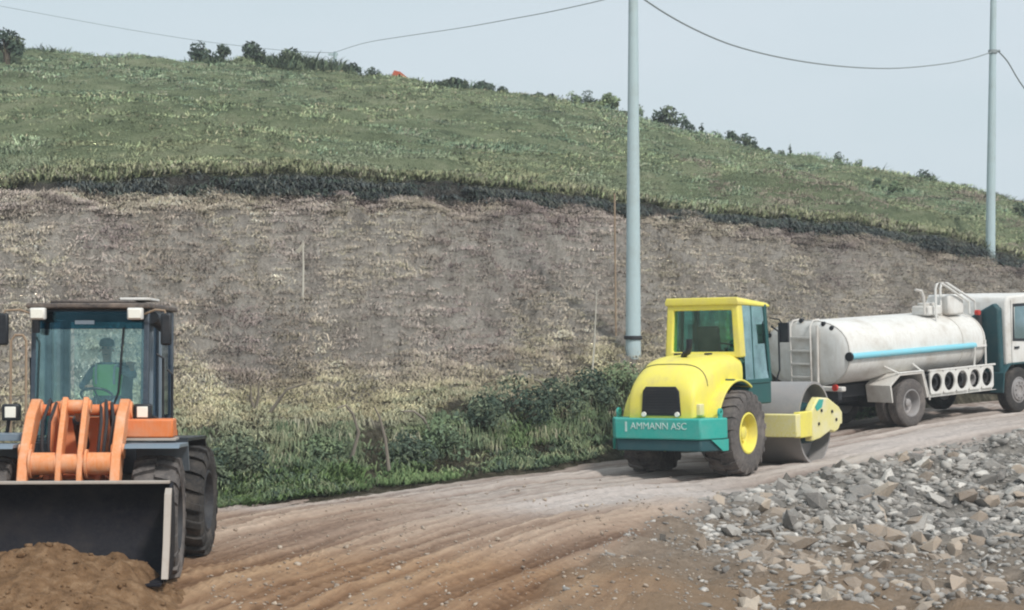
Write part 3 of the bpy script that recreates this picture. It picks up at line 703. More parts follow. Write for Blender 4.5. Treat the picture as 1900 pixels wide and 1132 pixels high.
arm = [(-.62, 1.92), (-.52, 2.02), (-.36, 2.03), (.02, 1.86), (.52, 1.40), (.82, .62), (.84, .46), (.74, .38), (.62, .46), (.38, 1.12), (.02, 1.52), (-.36, 1.78), (-.58, 1.80)]
for s in (-1, 1):
    mb = MB(); mb.prism(arm, s*.50-.055, s*.50+.055)
    mb.cyl((-.46, s*.58, 1.9), (-.46, s*.43, 1.9), .10); mb.cyl((.73, s*.58, .50), (.73, s*.42, .50), .085)
    mb.cyl((.30, s*.58, 1.46), (.30, s*.43, 1.46), .085)
    mb.build('lift_arm', M['orange_hi'], ld, .014)
    mb = MB(); mb.cyl((-.30, s*.40, .95), (.12, s*.40, 1.2), .065, n=16); mb.build('lift_cylinder', M['orange'], ld)
    mb = MB(); mb.cyl((.12, s*.40, 1.2), (.32, s*.40, 1.33), .034, n=14); mb.build('cylinder_rod', M['edge'], ld)
for a, b_ in ((-.445, -.16), (.16, .445)):
    mb = MB(); mb.cyl((.42, a, 1.33), (.42, b_, 1.33), .125, n=28); mb.lathe([(.10, a), (.16, a+.004), (.16, a+.03), (.10, a+.034)], 28, 'y', (.42, 0, 1.33))
    mb.build('cross_tube', M['orange_hi'], ld, 0)
lev = [(-.16, 2.02), (.02, 2.06), (.16, 1.92), (.52, 1.45), (.60, 1.2), (.68, .84), (.60, .74), (.50, .78), (.36, 1.15), (.24, 1.42), (-.10, 1.86)]
mb = MB()
for s in (-1, 1): mb.prism(lev, s*.115-.03, s*.115+.03)
mb.cyl((-.02, -.17, 1.95), (-.02, .17, 1.95), .075); mb.cyl((.44, -.17, 1.33), (.44, .17, 1.33), .11); mb.cyl((.59, -.17, .82), (.59, .17, .82), .06)
mb.build('tilt_lever', M['orange_hi'], ld, .01)
mb = MB(); mb.cyl((-.66, 0, 1.45), (-.24, 0, 1.80), .075, n=18); mb.build('tilt_cylinder', M['dark'], ld)
mb = MB(); mb.cyl((-.24, 0, 1.80), (-.04, 0, 1.95), .036, n=14); mb.build('cylinder_rod', M['edge'], ld)
mb = MB()
for q in ((-.24, .0), (-.30, .04), (.22, -.02), (.27, .03), (.33, 0)):
    y, e = q; mb.tube([(-.55, y, 1.72), (-.30, y*1.1, 1.98+e), (-.05, y*1.25, 1.78), (.10, y*1.2, 1.5), (.05, y*1.1, 1.15), (-.1, y, 1.0)], .020, 7)
mb.build('hydraulic_hose', M['dark'], ld)
mb = MB(); mb.cyl((.59, 0, .80), (.80, 0, .74), .05); mb.box(.76, .84, -.14, .14, .60, .86); mb.build('bucket_link', M['orange'], ld, .01)
# bucket: open shell
outer = [(1.10, 1.16), (1.02, 1.10), (.86, .84), (.82, .55), (.90, .26), (1.06, .08), (1.30, .03), (1.86, .0)]
inner = [(1.86, .03), (1.32, .065), (1.09, .115), (.94, .28), (.865, .55), (.90, .82), (1.05, 1.07), (1.12, 1.13)]
mb = MB(); mb.prism(outer+inner, -1.15, 1.15); bk = mb.build('bucket', M['bucket_in'], ld, .004)
side = [(1.10, 1.15), (.88, .84), (.84, .55), (.92, .26), (1.08, .09), (1.30, .04), (1.80, .02), (1.83, .08), (1.66, .45), (1.52, .98), (1.46, 1.05)]
for s in (-1, 1):
    mb = MB(); mb.prism(side, s*1.153, s*1.185); mb.build('side_plate', M['bucket_in'], bk, .004)
    mb = MB(); mb.prism([(1.83, .05), (1.90, .06), (1.72, .46), (1.57, 1.04), (1.46, 1.11), (1.46, 1.04), (1.50, .98), (1.64, .45)], s*1.135, s*1.205); mb.build('side_cutter', M['edge'], bk, .004)
mb = MB(); mb.box(1.06, 1.14, -1.15, 1.15, 1.135, 1.175); mb.build('top_lip', M['edge'], bk, .008)
mb = MB(); mb.box(1.84, 2.02, -1.14, 1.14, -.012, .02); mb.build('cutting_edge', M['bucket_in'], bk, .004)
for s in (-1, 1):
    mb = MB()
    for t in (-.1, .1): mb.prism([(.85, .28), (.70, .38), (.64, .50), (.70, .62), (.83, .66)], s*.5+t-.02, s*.5+t+.02)
    mb.build('bucket_ear', M['orange'], bk, .006)
bk.scale = (1, 1, .87); bk.location = (0, 0, .16)
# fenders, boxes, lamps
for s in (-1, 1):
    mb = MB(); mb.prism([(-.82, 1.20), (-.62, 1.52), (.5, 1.55), (.58, 1.50), (.5, 1.505), (-.60, 1.475), (-.78, 1.18)], s*.60, s*1.20); mb.build('front_fender', M['greyframe'], ld, .006)
    mb = MB(); mb.prism([(-3.75, 1.15), (-3.5, 1.50), (-2.2, 1.52), (-1.95, 1.25), (-2.02, 1.22), (-2.24, 1.475), (-3.47, 1.455), (-3.70, 1.12)], s*.64, s*1.0); mb.build('rear_fender', M['blackframe'], ld, .006)
    mb = MB(); mb.cyl((-.60, s*.88, 1.55), (-.60, s*.84, 1.80), .022, n=8); mb.cyl((-.60, s*.84, 1.80), (-.52, s*.80, 1.82), .02, n=8); mb.build('lamp_bracket', M['dark'], ld)
    mb = MB(); y = -.80 if s < 0 else .69; mb.box(-.60, -.44, y-.10, y+.10, 1.78, 1.97); hl = mb.build('headlight', M['blackframe'], ld, .02)
    mb = MB(); mb.box(-.438, -.425, y-.062, y+.062, 1.815, 1.94); mb.build('lens', M['lens'], hl, .01)
mb = MB(); mb.box(-.66, -.22, .50, 1.06, 1.59, 1.80); mb.build('fender_box', M['orange'], ld, .02)
mb = MB(); mb.box(-.67, -.20, .47, 1.09, 1.555, 1.585); mb.build('step_plate', M['edge'], ld, .006)
mb = MB(); mb.box(-.62, -.15, -1.1, -.58, 1.56, 1.64); mb.build('step_plate', M['greyframe'], ld, .006)
mb = MB(); mb.prism([(-2.85, 1.15), (-2.85, 1.85), (-4.4, 1.75), (-4.75, 1.55), (-4.75, 1.15)], -.42, .42); mb.build('engine_hood', M['orange'], ld, .08, seg=3)
mb = MB(); mb.box(-4.9, -4.2, -.8, .8, .62, 1.14); mb.build('counterweight', M['dark'], ld, .05)
# cab
x0, x1 = -1.15, -2.86; cy = .70; zf, zt = 1.52, 3.08
mb = MB(); mb.box(x1, x0, -cy, cy, 1.12, zf); mb.build('cab_base', M['blackframe'], ld, .03)
mb = MB()
def post(mb, a, b_, w=.045, d=.045): 
    a = Vector(a); b_ = Vector(b_); mb._add([(a.x-d,a.y-w,a.z),(a.x+d,a.y-w,a.z),(a.x+d,a.y+w,a.z),(a.x-d,a.y+w,a.z),(b_.x-d,b_.y-w,b_.z),(b_.x+d,b_.y-w,b_.z),(b_.x+d,b_.y+w,b_.z),(b_.x-d,b_.y+w,b_.z)],
        [(0,3,2,1),(4,5,6,7),(0,1,5,4),(1,2,6,5),(2,3,7,6),(3,0,4,7)])
for s in (-1, 1):
    post(mb, (x0-.05, s*(cy-.045), zf), (x0-.14, s*(cy-.045), zt)); post(mb, (x1+.05, s*(cy-.045), zf), (x1+.05, s*(cy-.045), zt))
    post(mb, (-1.98, s*(cy-.04), zf), (-1.98, s*(cy-.04), zt), .035, .05)
    mb.box(x1+.1, x0-.2, s*cy-.05 if s > 0 else -cy, cy if s > 0 else -cy+.05, zt-.10, zt)
mb.box(x1, x1+.08, -cy+.09, cy-.09, zt-.12, zt); mb.box(x0-.20, x0-.10, -cy+.09, cy-.09, zt-.06, zt); mb.box(x1, x1+.08, -cy+.09, cy-.09, zf, zf+.28)
mb.build('cab_frame', M['bluepost'], ld, .012)
for s in (-1, 1):
    mb = MB(); mb.prism([(-1.30, 1.56), (-1.37, 2.98), (-1.41, 2.98), (-1.34, 1.56)], s*(cy+.004)-.02, s*(cy+.004)+.02)
    mb.prism([(-1.90, 1.56), (-1.90, 2.98), (-1.94, 2.98), (-1.94, 1.56)], s*(cy+.004)-.018, s*(cy+.004)+.018); mb.build('door_frame', M['greyframe'], ld, .006)
    mb = MB(); mb.tube([(-1.62, s*(cy+.02), 1.5), (-1.62, s*(cy+.10), 1.55), (-1.60, s*(cy+.10), 2.5), (-1.60, s*(cy+.02), 2.55)], .016, 8); mb.build('grab_bar', M['dark'], ld)
def pane(name, pts, mat, parent):
    me = bpy.data.meshes.new(name); me.from_pydata(pts, [], [tuple(range(len(pts)))]); return link(name, me, mat, parent)
fx = lambda z: x0+.002-.05-(z-zf)/(zt-zf)*.09+.047
ws = MB(); ws.loft([[(fx(z)-.09, -cy+.01, z), (fx(z), -cy+.06, z), (fx(z)+.035, -.3, z), (fx(z)+.045, 0, z), (fx(z)+.035, .3, z), (fx(z), cy-.06, z), (fx(z)-.09, cy-.01, z)] for z in (zf+.01, 2.84)], cap=False, closed=False)
wso = ws.build('windscreen', M['glass_loader'], ld)
ws = MB(); ws.loft([[(fx(z)-.09, -cy+.01, z), (fx(z), -cy+.06, z), (fx(z)+.035, -.3, z), (fx(z)+.045, 0, z), (fx(z)+.035, .3, z), (fx(z), cy-.06, z), (fx(z)-.09, cy-.01, z)] for z in (2.845, 3.05)], cap=False, closed=False)
ws.build('sun_band', M['glass_shade'], wso)
mb = MB(); mb.box(fx(2.93)+.050, fx(2.93)+.053, -.17, .06, 2.90, 2.945); mb.build('sticker', M['greyframe'], wso)
mb = MB(); mb.tube([(fx(1.9)+.07, .18, 1.58), (fx(2.2)+.06, .36, 2.10), (fx(2.8)+.05, .41, 2.86)], .013, 7); mb.build('wiper', M['blackframe'], wso)
mb = MB(); mb.tube([(fx(1.7)+.075, -.13, 1.56), (fx(1.9)+.06, .02, 1.80), (fx(1.9)+.06, .12, 1.93)], .016, 7); mb.build('wiper', M['blackframe'], wso)
for s in (-1, 1):
    pane('side_window', [(-1.42, s*(cy-.03), 1.56), (-1.88, s*(cy-.03), 1.56), (-1.88, s*(cy-.03), 2.97), (-1.48, s*(cy-.03), 2.97)], M['glass_side'], ld)
    pane('side_window', [(-2.04, s*(cy-.03), 1.8), (-2.78, s*(cy-.03), 1.8), (-2.78, s*(cy-.03), 2.97), (-2.04, s*(cy-.03), 2.97)], M['glass_side'], ld)
pane('rear_window', [(x1+.04, -.56, 1.8), (x1+.04, .56, 1.8), (x1+.04, .56, 2.96), (x1+.04, -.56, 2.96)], glass('clear_rear_glass', (.80, .95, .92), .04), ld)
mb = MB(); mb.box(-2.95, -1.08, -.73, .73, 3.085, 3.15); mb.box(-2.7, -1.3, -.5, .5, 3.15, 3.19); rf = mb.build('roof', M['roofm'], ld, .025)
mb = MB(); mb.box(-2.1, -1.45, .30, .66, 3.192, 3.225); mb.build('roof_hatch', M['white'], rf, .01)
for s in (-1, 1):
    mb = MB(); mb.box(-1.10, -1.0, s*.575-.09, s*.575+.09, 2.95, 3.09); wl = mb.build('work_light', M['white'], ld, .015)
    mb = MB(); mb.box(-.999, -.985, s*.575-.075, s*.575+.075, 2.965, 3.075); mb.build('lens', M['lens'], wl, .008)
mb = MB(); mb.cyl((-1.05, -.60, 2.95), (-1.07, -.60, 2.80), .05, n=12); mb.build('side_lamp', M['blackframe'], ld); mb = MB(); mb.cyl((-1.30, .73, 2.98), (-1.55, .82, 2.88), .08, n=12); mb.build('side_lamp', M['blackframe'], ld)
for s in (-1, 1):
    yy = -1.00 if s < 0 else .93; zc = 2.84
    mb = MB(); mb.tube([(-1.15, s*.66, 3.02), (-1.10, s*.80, 3.07), (-1.10, s*(abs(yy)-.02), 3.06), (-1.10, yy, 2.98)], .014, 7); mb.build('mirror_arm', M['rustrod'], ld)
    mb = MB(); mb.box(-1.13, -1.07, yy-.065, yy+.065, zc-.19, zc+.19); mb.build('mirror', M['blackframe'], ld, .025)
mb = MB(); mb.tube([(-1.0, -.70, 1.6), (-1.0, -.70, 2.70), (-1.0, -.74, 2.77), (-1.0, -.83, 2.77), (-1.0, -.88, 2.70), (-1.0, -.88, 1.6)], .017, 8); mb.build('handrail', M['rustrod'], ld)
mb = MB(); mb.tube([(-2.2, .74, 1.5), (-2.2, .80, 1.55), (-2.2, .80, 2.3), (-2.2, .74, 2.36)], .017, 8); mb.build('handrail', M['dark'], ld)
# seat, wheel inside
mb = MB(); mb.box(-2.45, -1.98, -.25, .25, 1.75, 1.88); mb.prism([(-2.42, 1.85), (-2.56, 2.45), (-2.66, 2.45), (-2.54, 1.85)], -.24, .24); mb.box(-2.4, -2.0, -.2, .2, 1.5, 1.75); mb.build('seat', M['seat'], ld, .04)
mb = MB(); mb.tube([(-1.40, 0, 1.5), (-1.58, 0, 2.02)], .04, 10); mb.build('steering_column', M['blackframe'], ld)
mb = MB(); A = Matrix.Translation((-1.60, 0, 2.05)) @ Matrix.Rotation(R(-28), 4, 'Y')
ring = [tuple(A @ Vector((.19*math.cos(a), .19*math.sin(a), 0))) for a in np.linspace(0, 2*math.pi, 25)]
mb.tube(ring, .016, 8); mb.tube([tuple(A @ Vector((-.19, 0, 0))), tuple(A @ Vector((.19, 0, 0)))], .012, 6); mb.build('steering_wheel', M['blackframe'], ld)
mb = MB(); mb.box(-1.34, -1.22, -.52, .42, 1.53, 1.82); mb.build('dashboard', M['cabteal'], ld, .03)

# the machine is bent at its articulation joint: turn the front half towards us
PV = Matrix.Translation((-1.35, 0, 0)) @ Matrix.Rotation(R(5.2), 4, 'Z') @ Matrix.Translation((1.35, 0, 0))
for o in ld.children:
    nm = o.name.split('.')[0]
    if nm in ('front_frame', 'lift_arm', 'lift_cylinder', 'cylinder_rod', 'cross_tube', 'tilt_lever', 'tilt_cylinder', 'hydraulic_hose', 'bucket_link', 'bucket', 'front_fender', 'lamp_bracket', 'headlight', 'fender_box', 'step_plate') or (nm == 'wheel' and o.location.x > -1):
        o.matrix_local = PV @ o.matrix_basis

# ------------------------------------------------------------------ driver (seated, hands on the wheel and on a lever)
def skin_body(name, J, E, mats, matfn, parent, sub=2):
    me = bpy.data.meshes.new(name); keys = list(J); idx = {k: i for i, k in enumerate(keys)}
    me.from_pydata([J[k][:3] for k in keys], [(idx[a], idx[b_]) for a, b_ in E], [])
    o = bpy.data.objects.new(name, me); COL.objects.link(o)
    mo = o.modifiers.new('skin', 'SKIN'); sb = o.modifiers.new('sub', 'SUBSURF'); sb.levels = sb.render_levels = sub
    sl = me.skin_vertices[0].data
    for k in keys:
        r_ = J[k][3]; sl[idx[k]].radius = r_ if isinstance(r_, tuple) else (r_, r_)
    sl[0].use_root = True
    dg = bpy.context.evaluated_depsgraph_get(); ev = o.evaluated_get(dg); nm = bpy.data.meshes.new_from_object(ev)
    bpy.data.objects.remove(o); nm.name = name
    for mt in mats: nm.materials.append(mt)
    for p in nm.polygons: p.material_index = matfn(p.center); p.use_smooth = True
    o = bpy.data.objects.new(name, nm); COL.objects.link(o); o.parent = parent; return o
dr = empty('person'); dr.matrix_world = ld.matrix_world @ Matrix.Translation((-2.18, 0, 1.88))
tag(dr, 'driver in dark cap and green vest seated behind the loader windscreen', 'person')
J = {'pel': (0, 0, .09, (.15, .11)), 'sp1': (-.01, 0, .26, (.14, .10)), 'sp2': (.0, 0, .42, (.165, .11)), 'nk0': (.01, 0, .53, (.09, .07)), 'nk': (.02, 0, .59, .050), 'hd0': (.035, 0, .66, (.062, .075)), 'hd1': (.03, 0, .74, (.074, .088)), 'hd2': (.025, 0, .81, (.055, .065))}
E = [('pel', 'sp1'), ('sp1', 'sp2'), ('sp2', 'nk0'), ('nk0', 'nk'), ('nk', 'hd0'), ('hd0', 'hd1'), ('hd1', 'hd2')]
for s, t in ((-1, 'r'), (1, 'l')):
    J['sh'+t] = (.0, s*.17, .485, .062); E.append(('sp2', 'sh'+t))
    if s < 0: el, wr = (.14, s*.29, .26, .042), (.36, s*.16, .27, .030)
    else: el, wr = (.10, s*.36, .40, .042), (.30, s*.36, .52, .030)
    J['el'+t] = el; J['wr'+t] = wr; hp_ = Vector(wr[:3]); dv = (hp_-Vector(el[:3])).normalized()
    J['pm'+t] = (*(hp_+dv*.07), .034); E += [('sh'+t, 'el'+t), ('el'+t, 'wr'+t), ('wr'+t, 'pm'+t)]
    up = Vector((0, 0, 1)); lat = dv.cross(up).normalized()
    for k, (o_, ln) in enumerate(((-.032, .055), (-.011, .068), (.011, .064), (.032, .05))):
        a = hp_+dv*.10+lat*o_; J['f%d%s' % (k, t)] = (*a, .010); c_ = a+dv*ln*.6+Vector((0, 0, -.02)); J['g%d%s' % (k, t)] = (*c_, .009); e_ = c_+Vector((0, 0, -.028))-dv*.012; J['h%d%s' % (k, t)] = (*e_, .008)
        E += [('pm'+t, 'f%d%s' % (k, t)), ('f%d%s' % (k, t), 'g%d%s' % (k, t)), ('g%d%s' % (k, t), 'h%d%s' % (k, t))]
    a = hp_+dv*.05-lat*s*.04; J['th'+t] = (*a, .011); J['ti'+t] = (*(a+dv*.04-lat*s*.012), .010); E += [('wr'+t, 'th'+t), ('th'+t, 'ti'+t)]
    J['hi'+t] = (.04, s*.10, .06, .085); J['kn'+t] = (.44, s*.16, .06, .062); J['an'+t] = (.60, s*.16, -.30, .045); J['to'+t] = (.74, s*.17, -.34, .04)
    E += [('pel', 'hi'+t), ('hi'+t, 'kn'+t), ('kn'+t, 'an'+t), ('an'+t, 'to'+t)]
def dmat(c):
    if c.z > .575: return 0
    if (Vector((c.x, c.y, c.z))-Vector(J['pmr'][:3])).length < .13 or (Vector((c.x, c.y, c.z))-Vector(J['pml'][:3])).length < .13: return 0
    return 1
body = skin_body('body', J, E, [M['skin'], M['navy']], dmat, dr)
mb = MB()   # face: nose, ears, eyes sit on the head
mb.prism([(.115, .735), (.145, .695), (.112, .69)], -.014, .014)
for s in (-1, 1): mb.cyl((.03, s*.072, .715), (.03, s*.088, .72), .024, .018, 10)
mb.build('face_relief', M['skin'], dr, .005)
mb = MB()
for s in (-1, 1): mb.lathe([(.001, -.012), (.011, -.006), (.011, .006), (.001, .012)], 10, 'x', (.110, s*.032, .745))
mb.box(.105, .116, -.026, .026, .662, .670); mb.build('eyes_and_mouth', M['capm'], dr)
mb = MB(); ringc = lambda z, a, b_: [(.025+a*math.cos(t), b_*math.sin(t), z) for t in np.linspace(0, 2*math.pi, 24, endpoint=False)]
mb.loft([ringc(.765, .102, .090), ringc(.81, .102, .092), ringc(.85, .085, .078), ringc(.87, .04, .038)])
mb.prism([(.10, -.075), (.17, -.06), (.195, 0), (.17, .06), (.10, .075)], .768, .780, 'z'); mb.build('cap', M['capm'], dr, .004)
mb = MB()
def ringv(z, a, b_, cx=0): return [(cx+a*math.cos(t), b_*math.copysign(abs(math.sin(t))**.8, math.sin(t)), z) for t in np.linspace(0, 2*math.pi, 28, endpoint=False)]
mb.loft([ringv(.16, .135, .175), ringv(.28, .135, .172), ringv(.40, .140, .19), ringv(.50, .12, .185), ringv(.545, .085, .12, .01)]); mb.build('vest', M['hivis'], dr, 0)
mb = MB()
for s in (-1, 1): mb.tube([(.125, s*.11, .30), (.142, s*.11, .40), (.115, s*.115, .515), (.02, s*.13, .545)], .016, 6)
mb.build('reflective_band', M['letter'], dr)

# ------------------------------------------------------------------ road roller
hR = R(32); RP = Vector((3.22, 34.3, 0)); rz_ = H-2.675
rr_ = empty('road_roller')
rr_.matrix_world = Matrix.Translation((RP.x, RP.y, rz_)) @ Matrix.Rotation(R(90)-hR, 4, 'Z') @ Matrix.Rotation(R(-.9), 4, 'X') @ Matrix.Rotation(R(-.4), 4, 'Y')
tag(rr_, 'yellow and teal soil roller with smooth drum seen from behind on the road', 'road roller')
for s in (-1, 1): wheel(rr_, 0, s*.80, .75, .75, .60, s, M['rubber_dusty'], M['yellow'], 20, .035, .47, .14)
mb = MB(); mb.box(-1.0, 1.75, -.45, .45, .55, 1.05); mb.box(-.2, .2, -.6, .6, .55, .95); mb.cyl((1.75, 0, .45), (1.75, 0, 1.1), .12); mb.build('chassis', M['dark'], rr_, .02)
bpl = [(-1.38, -.82), (-1.38, .82), (-1.02, 1.06), (-.80, 1.06), (-.80, -1.06), (-1.02, -1.06)]
mb = MB(); mb.prism(bpl, .70, 1.06, 'z'); bum = mb.build('rear_bumper', M['teal'], rr_, .025)
mb = MB(); mb.prism([(-1.34, -.80), (-1.34, .80), (-1.0, 1.03), (-.82, 1.03), (-.82, -1.03), (-1.0, -1.03)], .50, .698, 'z'); mb.build('bumper_underside', M['teal_dark'], bum, .02)
for s in (-1, 1):
    mb = MB(); mb.prism([(-1.36, .70), (-1.04, .52), (-.80, .52), (-.80, .699), (-1.36, .699)], s*.02-.02, s*.02+.02)  # gusset
    mb = MB(); A = Matrix.Translation((-1.02, s*1.063, .52)); u_ = Vector((-.36, s*-.24, 0)).normalized()
    q = [(-1.005, s*1.07), (-1.20, s*.943)]
    mb._add([(q[0][0], q[0][1], .5), (q[1][0], q[1][1], .70), (q[0][0], q[0][1], .70), (-.80, s*1.07, .70), (-.80, s*1.07, .5), (q[0][0]+.1, s*.95, .5), (q[1][0]+.1, s*.85, .70), (-.8, s*.95, .70), (-.8, s*.95, .5)],
            [(0, 1, 2), (0, 2, 3, 4), (0, 5, 6, 1), (0, 4, 8, 5), (5, 8, 7, 6)]); mb.build('bumper_wing', M['teal'], bum)
    mb = MB(); mb.lathe([(.035, -.02), (.035, .02), (.075, .02), (.075, -.02)], 18, 'y', (-.93, s*.98, 1.15), True); mb.box(-.99, -.87, s*.98-.018, s*.98+.018, 1.055, 1.10); mb.build('lifting_eye', M['teal'], bum, .004)
def text_part(name, body_, size, loc, rot, mat, parent, extr=.004, sx=1.0):
    cu = bpy.data.curves.new(name, 'FONT'); cu.body = body_; cu.size = size; cu.extrude = extr; cu.align_x = 'CENTER'; cu.align_y = 'CENTER'; cu.offset = .0
    o = bpy.data.objects.new(name, cu); COL.objects.link(o); dg = bpy.context.evaluated_depsgraph_get()
    me = bpy.data.meshes.new_from_object(o.evaluated_get(dg)); bpy.data.objects.remove(o); me.name = name
    me.transform(Matrix.Diagonal((sx, 1, 1, 1))); me.materials.clear()
    o = link(name, me, mat, parent); o.location = loc; o.rotation_euler = rot; return o
text_part('lettering', 'AMMANN ASC', .165, (-1.384, -.03, .925), (R(90), 0, R(-90)), M['letter'], bum)
mb = MB(); mb.box(-1.386, -1.381, .58, .615, .83, 1.0); mb.build('emblem', M['letter'], bum)
# hood
def hood_ring(x, hw, zl, zh, ex=.34, n=36):
    pts = []
    zc = zl+(zh-zl)*.35
    for k in range(n):
        t = 2*math.pi*k/n; c_, s_ = math.cos(t), math.sin(t)
        yy = hw*math.copysign(abs(c_)**(.55 if s_ > 0 else .12), c_); zz = zc+((zh-zc) if s_ > 0 else (zc-zl))*math.copysign(abs(s_)**(.62 if s_ > 0 else .12), s_)
        pts.append((x, yy, zz))
    return pts
hs = [(-1.24, .58, 1.06, 1.30), (-1.235, .61, 1.05, 1.46), (-1.20, .635, 1.05, 1.60), (-1.12, .655, 1.05, 1.74), (-1.0, .675, 1.05, 1.85), (-.86, .69, 1.05, 1.94), (-.70, .71, 1.10, 2.01), (-.45, .73, 1.45, 2.075), (-.15, .74, 1.60, 2.11), (.15, .74, 1.63, 2.13), (.5, .74, 1.58, 2.14)]
mb = MB(); mb.loft([hood_ring(*h_) for h_ in hs]); hood = mb.build('engine_hood', M['yellow'], rr_, 0, smooth=50)
arc = lambda r_, a: (r_*math.cos(a), .75+r_*math.sin(a))
an = [R(q) for q in np.linspace(168, 58, 18)]
for s in (-1, 1):
    mb = MB(); mb.prism([arc(.90, a) for a in an]+[arc(.94, a) for a in an[::-1]], s*.60, s*.93); mb.build('wheel_arch', M['yellow'], rr_, .012)
    mb = MB(); mb.prism([(.46, 1.3), (.55, 1.55), (.52, 1.60), (-.2, 1.70), (-.2, 1.66), (.44, 1.55), (.4, 1.3)], s*.62, s*.90); mb.build('cab_skirt', M['cabteal'], rr_, .01)
mb = MB(); mb.prism([(-.40, 1.10), (.36, 1.10), (.33, 1.52), (.27, 1.60), (-.31, 1.60), (-.37, 1.52)], -1.262, -1.236, 'x')
gr = mb.build('grille', M['blackframe'], hood, .06, seg=3)
mb = MB()
for k in range(9): mb.box(-1.275, -1.261, -.34, .31, 1.15+k*.047, 1.168+k*.047)
mb.build('grille_slats', M['dark'], gr)
for y in (-.34, .30):
    mb = MB(); mb.lathe([(.001, -.03), (.04, -.03), (.045, 0), (.03, .006), (.001, .006)], 14, 'x', (-1.27, y, 1.125)); mb.build('tail_light', M['lens'], hood)
mb = MB(); mb.tube([(-.93, .50*q/12*1.40, 1.0) for q in ()] or [p_ for p_ in [(x_, y_, z_+.002) for x_, y_, z_ in hood_ring(-.80, .699, 1.09, 1.972)][1:18]], .007, 5); mb.build('panel_seam', M['dark'], hood)
for y in (-.3, .3):
    mb = MB(); mb.box(-.05, .12, y-.04, y+.04, 2.105, 2.15); mb.build('hinge', M['dark'], hood, .008)
mb = MB(); mb.box(-1.16, -1.0, -.72, -.64, 1.10, 1.30); mb.build('hood_latch', M['yellow_dusty_sunlit'], hood, .015)
mb = MB(); mb.tube([(-.36, -.02, 1.98), (-.36, -.02, 2.10), (-.38, -.06, 2.15), (-.40, -.12, 2.17), (-.40, -.15, 2.25), (-.40, -.15, 2.40)], [.055]*6, 12); mb.build('exhaust_pipe', M['blackframe'], rr_)
# cab
cx0, cx1, ch = .42, 1.72, .76
mb = MB(); mb.box(cx0, cx1, -ch+.02, ch-.02, 1.2, 1.62); mb.build('cab_base', M['cabteal'], rr_, .03)
mb = MB()
def slab(mb, a, b_): mb.prism(a, b_[0], b_[1])
# rear frame as one ring
rfr = [(-ch, 2.06), (ch, 2.06), (ch-.06, 3.02), (-ch+.06, 3.02)]; hole = [(-ch+.15, 2.16), (ch-.15, 2.16), (ch-.19, 2.90), (-ch+.19, 2.90)]
pts = [(cx0-.0+.00*z, y, z) for y, z in rfr]+[(cx0, y, z) for y, z in hole]+[(cx0+.20, y, z) for y, z in rfr]+[(cx0+.20, y, z) for y, z in hole]
fs = []
for i in range(4):
    j = (i+1) % 4; fs += [(i, j, j+4, i+4), (i+8, i+12, j+12, j+8), (i, i+8, j+8, j), (i+4, j+4, j+12, i+12)]
mb._add(pts, fs); mb.build('rear_frame', M['yellow'], rr_, .03, seg=3)
for s in (-1, 1):
    mb = MB(); post(mb, (cx1-.04, s*(ch-.05), 1.6), (cx1-.16, s*(ch-.09), 3.0), .04, .05); post(mb, (.98, s*(ch-.045), 1.6), (.98, s*(ch-.09), 3.0), .025, .03)
    mb.box(cx0+.12, cx1-.1, s*(ch-.02)-.02, s*(ch-.02)+.02, 1.58, 1.66); mb.build('cab_post', M['cabteal'], rr_, .01)
    pane('side_window', [(cx0+.21, s*(ch-.02), 1.66), (.95, s*(ch-.02), 1.66), (.95, s*(ch-.07), 2.98), (cx0+.21, s*(ch-.07), 2.98)], M['glass_roller'], rr_)
    pane('side_window', [(1.01, s*(ch-.02), 1.66), (cx1-.08, s*(ch-.02), 1.66), (cx1-.2, s*(ch-.07), 2.98), (1.01, s*(ch-.07), 2.98)], M['glass_roller'], rr_)
    mb = MB(); mb.tube([(1.80, s*.80, 1.6), (1.84, s*.85, 1.8), (1.82, s*.85, 2.5), (1.70, s*.76, 2.6)], .018, 8); mb.build('handrail', M['blackframe'], rr_)
    mb = MB(); mb.box(1.86, 1.92, s*.92-.10, s*.92+.10, 2.30, 2.66); mb.tube([(1.7, s*.74, 2.75), (1.85, s*.85, 2.72), (1.88, s*.92, 2.62)], .014, 6); mb.build('mirror', M['blackframe'], rr_, .02)
pane('rear_window', [(cx0+.06, -ch+.14, 2.15), (cx0+.06, ch-.14, 2.15), (cx0+.06, ch-.18, 2.91), (cx0+.06, -ch+.18, 2.91)], M['glass_rear'], rr_)
pane('windscreen', [(cx1-.02, -ch+.1, 1.64), (cx1-.02, ch-.1, 1.64), (cx1-.15, ch-.14, 2.98), (cx1-.15, -ch+.14, 2.98)], M['glass_roller'], rr_)
def rect(x, hw, z): return (x, hw, z)
mb = MB(); mb.loft([[(cx0-.03, -ch+.04, 2.99), (cx0-.03, ch-.04, 2.99), (cx1+.05, ch-.06, 2.95), (cx1+.05, -ch+.06, 2.95)], [(cx0-.04, -ch+.03, 3.05), (cx0-.04, ch-.03, 3.05), (cx1+.06, ch-.05, 2.98), (cx1+.06, -ch+.05, 2.98)], [(cx0-.03, -ch+.06, 3.13), (cx0-.03, ch-.06, 3.13), (cx1-.02, ch-.10, 3.03), (cx1-.02, -ch+.10, 3.03)]]); mb.build('roof', M['yellow'], rr_, .03, seg=3)
mb = MB(); mb.box(.78, 1.2, -.24, .24, 1.95, 2.05); mb.prism([(.78, 2.0), (.70, 2.62), (.60, 2.62), (.68, 2.0)], -.22, .22); mb.box(.8, 1.15, -.18, .18, 1.62, 1.95); mb.build('seat', M['seat'], rr_, .04)
